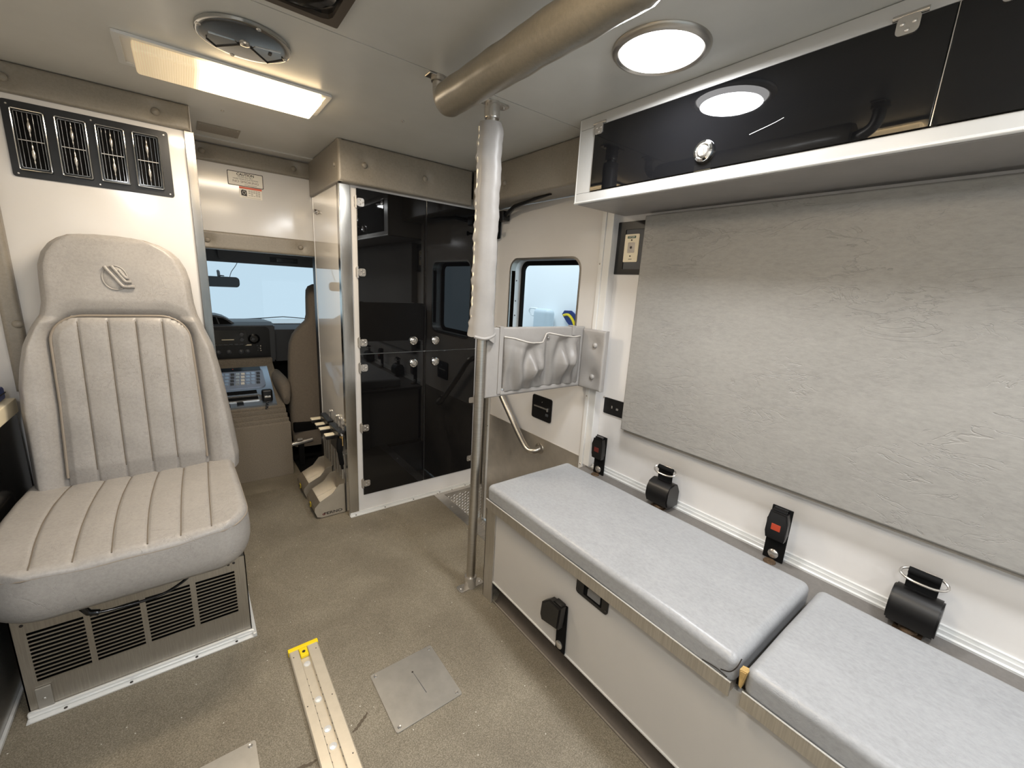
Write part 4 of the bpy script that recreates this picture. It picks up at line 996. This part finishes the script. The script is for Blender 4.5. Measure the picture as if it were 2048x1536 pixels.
for y0_, y1_, lat in ((.2395, 1.110, .696), (-.655, .2355, -.2), (-1.5, -.659, -1.1)):
    b = B(); fbox(b, F, y0_, y1_, 1.5865, 1.791, .001, .0055, .0006, 1); d = obj('door', b, 'acrylicthin', oh)
    latch(d, F, lat, 1.632, .0055, .0285)
    for yy in ((y1_-.018, y0_+.067) if y0_ > 0 else (y1_-.07, y0_+.07)):
        obj('hinge', hinge_mesh(Fr(F.o+F.W*-.004, F.U, F.V, F.W), yy, 1.797, 1, False), 'hinge', d)
b = B(); fbox(b, F, .2358, .2372, 1.5865, 1.791, .0, .006); obj('door_gap', b, 'hinge', oh, smooth=False)
b = B(); fbox(b, F, .674, .722, 1.586, 1.602, .0, .003, .001); obj('latch_keeper', b, 'cream', oh)
b = B(); cyl(b, (1.19, 1.085, 1.76), (1.19, 1.088, 1.69), .004, n=8); cyl(b, (1.19, 1.088, 1.70), (1.19, 1.10, 1.60), .008, n=10); obj('gas_strut', b, 'black', oh)
b = B(); tube(b, smoothpath([(x0-.004, .505, 1.668), (x0-.0042, .53, 1.660), (x0-.0042, .58, 1.648)]), .0008, 5); obj('scratch', b, 'alubright', oh)

# ================================================================== FLOOR THINGS
t = thing('floor_track', 'pale aluminium floor track with a yellow end cap', 'track', (.205, .6, 0))
X0, X1, Y1 = .163, .2515, 1.326; H = .018
b = B()
pr = [(X0, 0), (X0, H-.003), (X0+.003, H), (X0+.026, H), (X0+.028, H-.002), (X0+.028, .008), (X1-.034, .008), (X1-.034, H-.002), (X1-.032, H), (X1-.003, H), (X1, H-.003), (X1, 0)]
prism(b, [(x, -.4, z) for x, z in pr], (0, Y1+.4, 0)); obj('rail', b, 'aluwarm', t, smooth=False)
b = B(); box(b, X0-.002, X1+.002, Y1, Y1+.016, 0, H+.002, .002); box(b, X0+.029, X1-.035, Y1-.036, Y1, .0085, H+.0005, .002); e = obj('end_cap', b, 'yellow', t)
b = lathe(B(), [(.005, 0), (.005, .001)], ((X0+X1)/2-.003, Y1-.018, H+.0005), (0, 0, 1), 14); obj('cap_screw', b, 'ink', e)
b = B(); xc = (X0+X1)/2-.003
for i in range(26):
    y = 1.195-i*.026
    for s in (-1, 1): obj('lock_notch', lathe(B(), [(.0042, 0), (.0042, .0006)], (xc+s*.0165, y, H-.0019), (0, 0, 1), 8), 'ink', t)
for y in (1.262, 1.115, 1.01, .955, .80):
    b = lathe(B(), [(.0105, 0), (.0095, .002), (.0001, .003)], (xc, y, .008), (0, 0, 1), 20); obj('plunger', b, 'alubright' , t)
for y in (1.30, 1.1, .9):
    for s in (-.032, .036): obj('rivet', lathe(B(), [(.0018, 0), (.0018, .0006)], (xc+s, y, H), (0, 0, 1), 8), 'ink', t)
def plate(c, w, h, label, ang, extra=False):
    t = thing('floor_plate', label, 'plate', (c[0], c[1], 0)); R_ = Matrix.Rotation(ang, 3, 'Z')
    F = Fr((c[0], c[1], 0), R_@Vector((1, 0, 0)), R_@Vector((0, 1, 0)), (0, 0, 1))
    b = fprism(B(), F, rrect(0, 0, w, h, .007, 3), 0, .004, .001); p = obj('plate', b, 'alu', t)
    for sx in (-1, 1):
        for sy in (-1, 1): obj('screw', lathe(B(), [(.006, 0), (.005, .0015), (.002, .001), (.0001, .001)], F(sx*(w/2-.013), sy*(h/2-.013), .004), (0, 0, 1), 14), 'hinge', t)
    if extra:
        b = lathe(B(), [(.003, 0), (.003, .0006)], F(.01, .045, .004), (0, 0, 1), 10); obj('centre_dimple', b, 'ink', t)
        b = B(); fprism(b, F, [(.0105, .042), (.0115, .042), (.017, -.045), (.015, -.045)], .004, .0043); obj('scratch', b, 'dash', t, smooth=False)
plate((.464, 1.001), .213, .219, 'square aluminium floor plate with four screws right of the track', 0, True)
plate((-.067, .99), .213, .213, 'square aluminium floor plate cut off by the bottom edge', 0)
for pts_, l in (([(.312, 1.000), (.300, .990), (.287, .982), (.272, .972), (.259, .968)], 'dark smear on the floor beside the track'), ([(.162, .951), (.145, .949), (.122, .955), (.10, .955)], 'dark scuff on the floor between plate and track')):
    b = B(); pp = smoothpath([(x, y, 0) for x, y in pts_], 5); n_ = len(pp); L_ = []; R2 = []
    for i, p in enumerate(pp):
        d = (pp[min(i+1, n_-1)]-pp[max(i-1, 0)]).normalized(); w_ = (.0045+.0015*sin(i*1.7))*sin(pi*(i+.6)/n_)**.5; q = Vector((-d.y, d.x, 0))*w_
        L_.append(p+q); R2.append(p-q)
    prism(b, [v+Vector((0, 0, .0002)) for v in L_+R2[::-1]], (0, 0, .0004)); obj('floor_stain', b, 'stain', None, label=l, cat='stain', smooth=False)

# ================================================================== CAB
cs = thing('engine_console', 'carpeted engine cover with divided tray in the cab', 'console', (.1, 3.0, 0))
b = B(); prism(b, [(-.28, 2.80, .0), (-.28, 2.80, .345), (-.28, 2.812, .35), (-.28, 2.82, .30), (-.28, 2.955, .33), (-.28, 2.96, .41), (-.28, 3.40, .645), (-.28, 3.40, 0)], (.730, 0, 0), .004); obj('carpeted_body', b, 'carpet', cs)
for i, y in enumerate((2.842, 2.884, 2.926)):
    b = B(); box(b, -.275, .448, y-.006, y+.006, .31, .368+i*.020, .005); obj('tray_divider', b, 'carpet', cs)
b = B(); box(b, -.28, .45, 3.36, 3.41, .60, .66, .006); obj('rear_ledge', b, 'carpet', cs)
def pc(u, v, w=0):   # tilted control panel: u=X, v along slope from its near edge
    return Vector((u, 2.975+v*.875-w*.48, .412+v*.48+w*.875))
class PF(Fr):
    pass
F = Fr((0, 2.975, .412), (1, 0, 0), (0, .877, .481), (0, -.481, .877))
pn = thing('control_panel', 'sloping silver switch console with rows of keys in the cab', 'console', (.2, 3.1, .5))
def fsl(b, u0, u1, v0, v1, w0, w1): return prism(b, [F(u0, v0, w0), F(u1, v0, w0), F(u1, v1, w0), F(u0, v1, w0)], F.W*(w1-w0))
b = fsl(B(), -.2, .405, 0, .385, .002, .02); obj('face', b, 'console', pn, smooth=False)
b = fprism(B(), F, rrect(.17, .265, .40, .19, .03, 4), .02, .028); kb = obj('keypad', b, simple('keypad_grey', (140, 150, 168), .3, .2), pn, smooth=False)
b = fsl(B(), -.03, .36, .335, .372, .028, .031); dsp = obj('display', b, 'blackgloss', kb, smooth=False)
for r_ in range(4):
    for c_ in range(12):
        b = B(); u = .0+c_*.029+r_*.004; v = .20+r_*.032; fsl(b, u, u+.020, v, v+.018, .028, .033); obj('key', b, ('console', 'hinge', 'console', 'dash', 'paper')[(r_*5+c_*3) % 5], kb, smooth=False)
b = fsl(B(), .20, .206, .352, .358, .031, .033); obj('indicator', b, 'red', dsp, smooth=False)
for v0 in (.115, .055):
    b = fsl(B(), -.05, .31, v0, v0+.032, .02, .022); sl = obj('slot', b, 'blackmat', pn, smooth=False)
b = ring(B(), F, rrect(.15, .071, .37, .052, .026, 6), rrect(.15, .071, .35, .036, .018, 6), .02, .028); obj('slot_rim', b, 'hinge', pn)
for u, v in ((.05, .03), (.12, .025), (.19, .03)):
    b = fsl(B(), u, u+.035, v-.02, v+.004, .02, .032); obj('switch', b, 'black', pn, smooth=False)
mc = thing('radio_microphone', 'black hand microphone clipped to the control panel with coiled lead', 'microphone', (.36, 2.98, .52))
b = B(); box(b, .325, .385, 2.965, 3.005, .445, .525, .012, 3); obj('body', b, 'black', mc)
b = B(); box(b, .337, .373, 2.958, 2.966, .475, .487, .002); obj('push_button', b, 'hinge', mc)
b = B(); tube(b, [(.352-.0006*i+.006*cos(i*1.2), 2.965-.001*i, .445-i*.0028+.006*sin(i*1.2)) for i in range(40)], .003, 6); obj('coiled_lead', b, 'black', mc)
# dashboard
ds = thing('dashboard', 'black centre dashboard with radio and dial seen through the walk-through', 'dashboard', (.2, 3.5, .7))
b = B(); prism(b, [(-.9, 3.44, .62), (-.9, 3.41, .885), (-.9, 3.47, .905), (-.9, 4.0, .88), (-.9, 4.0, .6)], (1.385, 0, 0), .01); obj('centre_stack', b, 'dash', ds)
b = B(); prism(b, [(.48, 3.56, .60), (.48, 3.54, .84), (.48, 3.60, .872), (.48, 4.0, .865), (.48, 4.0, .6)], (.8, 0, 0), .02); obj('passenger_side', b, 'dash', ds)
b = B(); F = Fr((0, 3.434, .63), (1, 0, 0), (0, -.095, .995), (0, -.995, -.095))
fprism(b, F, rrect(.16, .125, .58, .245, .03, 4), -.01, .008, .002); fb = obj('fascia', b, 'dashdark', ds)
b = B(); fprism(b, F, rrect(.20, .175, .22, .11, .01, 3), .008, .014, .002); rd = obj('radio', b, 'blackgloss', ds)
b = B(); fbox(b, F, .18, .245, .150, .156, .014, .016); b.free()
b = B(); prism(b, [F(.165, .160, .014), F(.235, .160, .014), F(.235, .166, .014), F(.165, .166, .014)], F.W*.002); obj('disc_slot', b, 'cream', rd, smooth=False)
for u, v in ((.115, .20), (.28, .20), (.115, .163), (.28, .163)):
    b = lathe(B(), [(.012, .014), (.011, .022), (.0001, .022)], F(u, v), F.W, 18); tube(b, [F(u+.012*cos(a*.5), v+.012*sin(a*.5), .0225) for a in range(12)], .0008, 5); obj('radio_knob', b, 'dash', rd)
for k in range(6):
    b = B(); u = .115+k*.03; prism(b, [F(u, .127, .014), F(u+.022, .127, .014), F(u+.022, .133, .014), F(u, .133, .014)], F.W*.002); obj('radio_key', b, 'dash', rd, smooth=False)
b = lathe(B(), [(.036, .008), (.036, .016), (.026, .02), (.024, .014), (.0001, .014)], F(.352, .165), F.W, 28); dl = obj('air_nozzle', b, 'blackgloss', ds)
b = lathe(B(), [(.012, .014), (.010, .026), (.0001, .027)], F(.346, .165), F.W, 18); obj('nozzle_centre', b, 'dash', dl)
b = B(); prism(b, [F(.298, .118, .008), F(.335, .118, .008), F(.335, .125, .008), F(.298, .125, .008)], F.W*.003); obj('lit_strip', b, 'cream', ds, smooth=False)
for i, (u, v) in enumerate(((.37, .115), (.39, .112), (.375, .098), (.388, .095), (.372, .082), (.39, .08))):
    b = lathe(B(), [(.005, .008), (.004, .012), (.0001, .012)], F(u, v), F.W, 10); obj('push_switch', b, 'hinge' if i % 2 else 'dash', ds)
for u in (.14, .20, .27, .31):
    b = lathe(B(), [(.017, .008), (.016, .014), (.008, .02), (.0001, .02)], F(u, .075), F.W, 20); obj('heater_knob', b, 'dash', ds)
b = B(); hp = [(-.55, .885), (-.55, .935), (-.45, .95), (.10, .955), (.15, .952), (.19, .940), (.225, .918), (.26, .888)]
prism(b, [(x, 3.44, z) for x, z in hp], (0, .22, 0), .008); hd = obj('instrument_hood', b, 'dash', ds, angle=50)
b = B(); prism(b, [(x, 3.436, z) for x, z in [(-.5, .893), (-.5, .93), (.10, .944), (.145, .941), (.158, .893)]], (0, .004, 0)); obj('hood_recess', b, 'blackmat', hd, smooth=False)
b = B(); prism(b, [(x, 3.436, z) for x, z in [(.166, .893), (.153, .938), (.185, .932), (.212, .914), (.235, .893)]], (0, .004, 0)); obj('hood_recess', b, 'blackmat', hd, smooth=False)
b = B(); box(b, .49, 1.2, 3.62, 3.98, .874, .879, .002); obj('defroster_strip', b, 'alubright', ds)
# visors, mirror, wiper
for x0_, x1_, l in ((-.75, .165, 'dark sun visor on the driver side of the cab'), (.185, 1.1, 'dark sun visor above the passenger side of the windscreen')):
    t = thing('sun_visor', l, 'visor', ((x0_+x1_)/2, 3.3, 1.33)); F = fy(3.33)
    b = fprism(B(), F, rrect((x0_+x1_)/2, 1.375, x1_-x0_, .148, .035, 5), 0, .02, .004); obj('visor_board', b, 'headliner', t)
    if x0_ > 0:
        b = B(); fbox(b, F, .47, .64, 1.318, 1.352, .0205, .0215); lb = obj('visor_label', b, 'dash', t, smooth=False, label='grey printed warning strip')
        b = B()
        for i in range(4): fbox(b, F, .51, .63-.02*(i % 2), 1.343-i*.006, 1.345-i*.006, .0215, .022)
        obj('fine_print', b, 'hinge', lb, smooth=False)
t = thing('rear_view_mirror', 'black rear-view mirror hanging before the windscreen', 'mirror', (.18, 3.5, 1.18)); F = fy(3.5)
b = fprism(B(), F, rrect(.185, 1.172, .235, .068, .022, 5), 0, .025, .006); obj('shell', b, 'blackgloss', t)
b = B(); tube(b, [(.19, 3.50, 1.20), (.19, 3.53, 1.235), (.19, 3.555, 1.24)], .009, 8); lathe(b, [(.016, 0), (.014, .006), (.0001, .008)], (.205, 3.498, 1.208), (0, 0, 1), 14); obj('stalk', b, 'dash', t)
b = B(); tube(b, smoothpath([(.25, 3.50, 1.205), (.262, 3.5, 1.24), (.285, 3.46, 1.28), (.30, 3.42, 1.315)]), .002, 6); obj('cable', b, 'ink', t)
t = thing('windscreen_wiper', 'thin black wiper lying along the bottom of the windscreen', 'wiper', (.65, 3.95, .88))
b = B(); tube(b, [(.33, 4.03, .872), (.50, 4.03, .882), (.64, 4.03, .893), (.86, 4.03, .875)], .004, 6); obj('arm', b, 'ink', t)
b = B(); box(b, .36, .86, 4.028, 4.034, .866, .872); obj('blade', b, 'black', t, smooth=False)
# passenger seat
ps = thing('passenger_seat', 'brown-grey cloth passenger seat in the cab, seen from behind', 'seat', (.72, 3.0, .1))
prof = [(.09, .50, .96), (.25, .492, .96), (.42, .488, .965), (.60, .495, .95), (.72, .502, .93), (.80, .512, .91), (.86, .535, .88), (.91, .575, .86), (.95, .618, .84), (.99, .628, .835), (1.10, .632, .835), (1.15, .636, .83), (1.175, .650, .815), (1.19, .68, .79)]
b = B(); rings = []
for z, a, c in prof:
    cx_ = (a+c)/2; hw = (c-a)/2; yc = 3.06-(z-.1)*-.02; row = []
    for k in range(28):
        th_ = 2*pi*k/28; x = cx_+hw*abs(cos(th_))**.55*(1 if cos(th_) > 0 else -1); y = yc+.06*abs(sin(th_))**.6*(1 if sin(th_) > 0 else -1); row.append(b.verts.new((x, y, z)))
    rings.append(row)
for A, C in zip(rings, rings[1:]):
    for k in range(28): b.faces.new((A[k], A[(k+1) % 28], C[(k+1) % 28], C[k]))
b.faces.new(rings[0][::-1]); b.faces.new(rings[-1]); obj('backrest', b, 'cabseat', ps, angle=60)
b = B(); box(b, .50, .96, 3.10, 3.55, .26, .42, .05, 4); obj('seat_cushion', b, 'cabseat', ps)
b = B(); box(b, .50, .96, 3.0, 3.45, .20, .27, .01); obj('seat_frame', b, 'blackmat', ps)
b = B(); tube(b, [(.462, 2.955, .50), (.461, 2.97, .52), (.460, 3.03, .535), (.458, 3.12, .54), (.456, 3.35, .54), (.456, 3.38, .53)], [.018, .032, .040, .042, .042, .030], 16)
for v in b.verts: v.co.z = .535+(v.co.z-.535)*2.6 if v.co.z < .535 else v.co.z
obj('armrest', b, 'cabseat', ps)
b = B(); cyl(b, (.46, 2.87, .17), (.585, 2.87, .185), .016, n=10); cyl(b, (.42, 2.87, .175), (.47, 2.87, .175), .006, n=8); cyl(b, (.49, 2.86, .20), (.52, 2.86, .20), .012, n=8)
t = thing('floor_bracket', 'small steel bracket on the dark cab floor below the passenger seat', 'bracket', (.52, 2.87, .0)); obj('bar', b, 'hinge', t)
b = B(); box(b, .50, .53, 2.86, 2.90, 0, .17); obj('post', b, 'blackmat', t)
b = B(); box(b, .487, 1.29, 2.78, 3.9, -.0005, .012); struct('floor_mat', b, 'blackmat', smooth=False)

# ================================================================== OUTSIDE the side window: pale vehicle with mirror, blue/yellow decal
t = thing('parked_vehicle', 'pale white vehicle parked outside the side door window', 'vehicle', (3.6, 3.3, 0))
b = B(); P = [(3.3, 0, -.8), (3.16, 0, .2), (3.16, 0, .75), (3.20, 0, 1.15), (3.30, 0, 1.5), (3.42, 0, 2.7), (4.8, 0, 2.8), (4.8, 0, -.8)]
prism(b, [(x, .2, z) for x, y, z in P], (0, 9.0, 0), .03); obj('body_side', b, 'outside', t)
b = B(); box(b, 3.02, 3.15, 3.33, 3.58, .80, 1.04, .05, 4); obj('wing_mirror', b, simple('pale_mirror', (214, 226, 232), .4), t)
b = B(); tube(b, smoothpath([(3.08, 3.56, 1.03), (3.08, 3.68, 1.03), (3.1, 3.72, .99), (3.1, 3.66, .95), (3.1, 3.56, .98)]), .010, 8); obj('mirror_bracket', b, 'outside', t)
b = B(); prism(b, [(3.15, 3.23, 1.00), (3.15, 3.20, 1.04), (3.15, 3.10, 1.045), (3.15, 2.98, .98), (3.15, 2.98, .84), (3.15, 3.04, .80), (3.15, 3.12, .90), (3.15, 3.16, .93)], (-.012, 0, 0)); dc = obj('blue_decal', b, 'blue', t, smooth=False)
b = B(); tube(b, smoothpath([(3.132, 3.20, .99), (3.132, 3.13, 1.0), (3.132, 3.06, .95), (3.132, 3.01, .87)]), .014, 6); obj('yellow_stripe', b, 'yellow', dc)
b = B(); prism(b, [(3.155, 4.6, .90), (3.155, 4.6, .95), (3.155, 2.2, 1.66), (3.155, 2.2, 1.58)], (.01, 0, 0)); b.free()
b = B(); box(b, -8, 9, -9, 14, -.85, -.80); struct('ground_outside', b, 'outside', smooth=False)
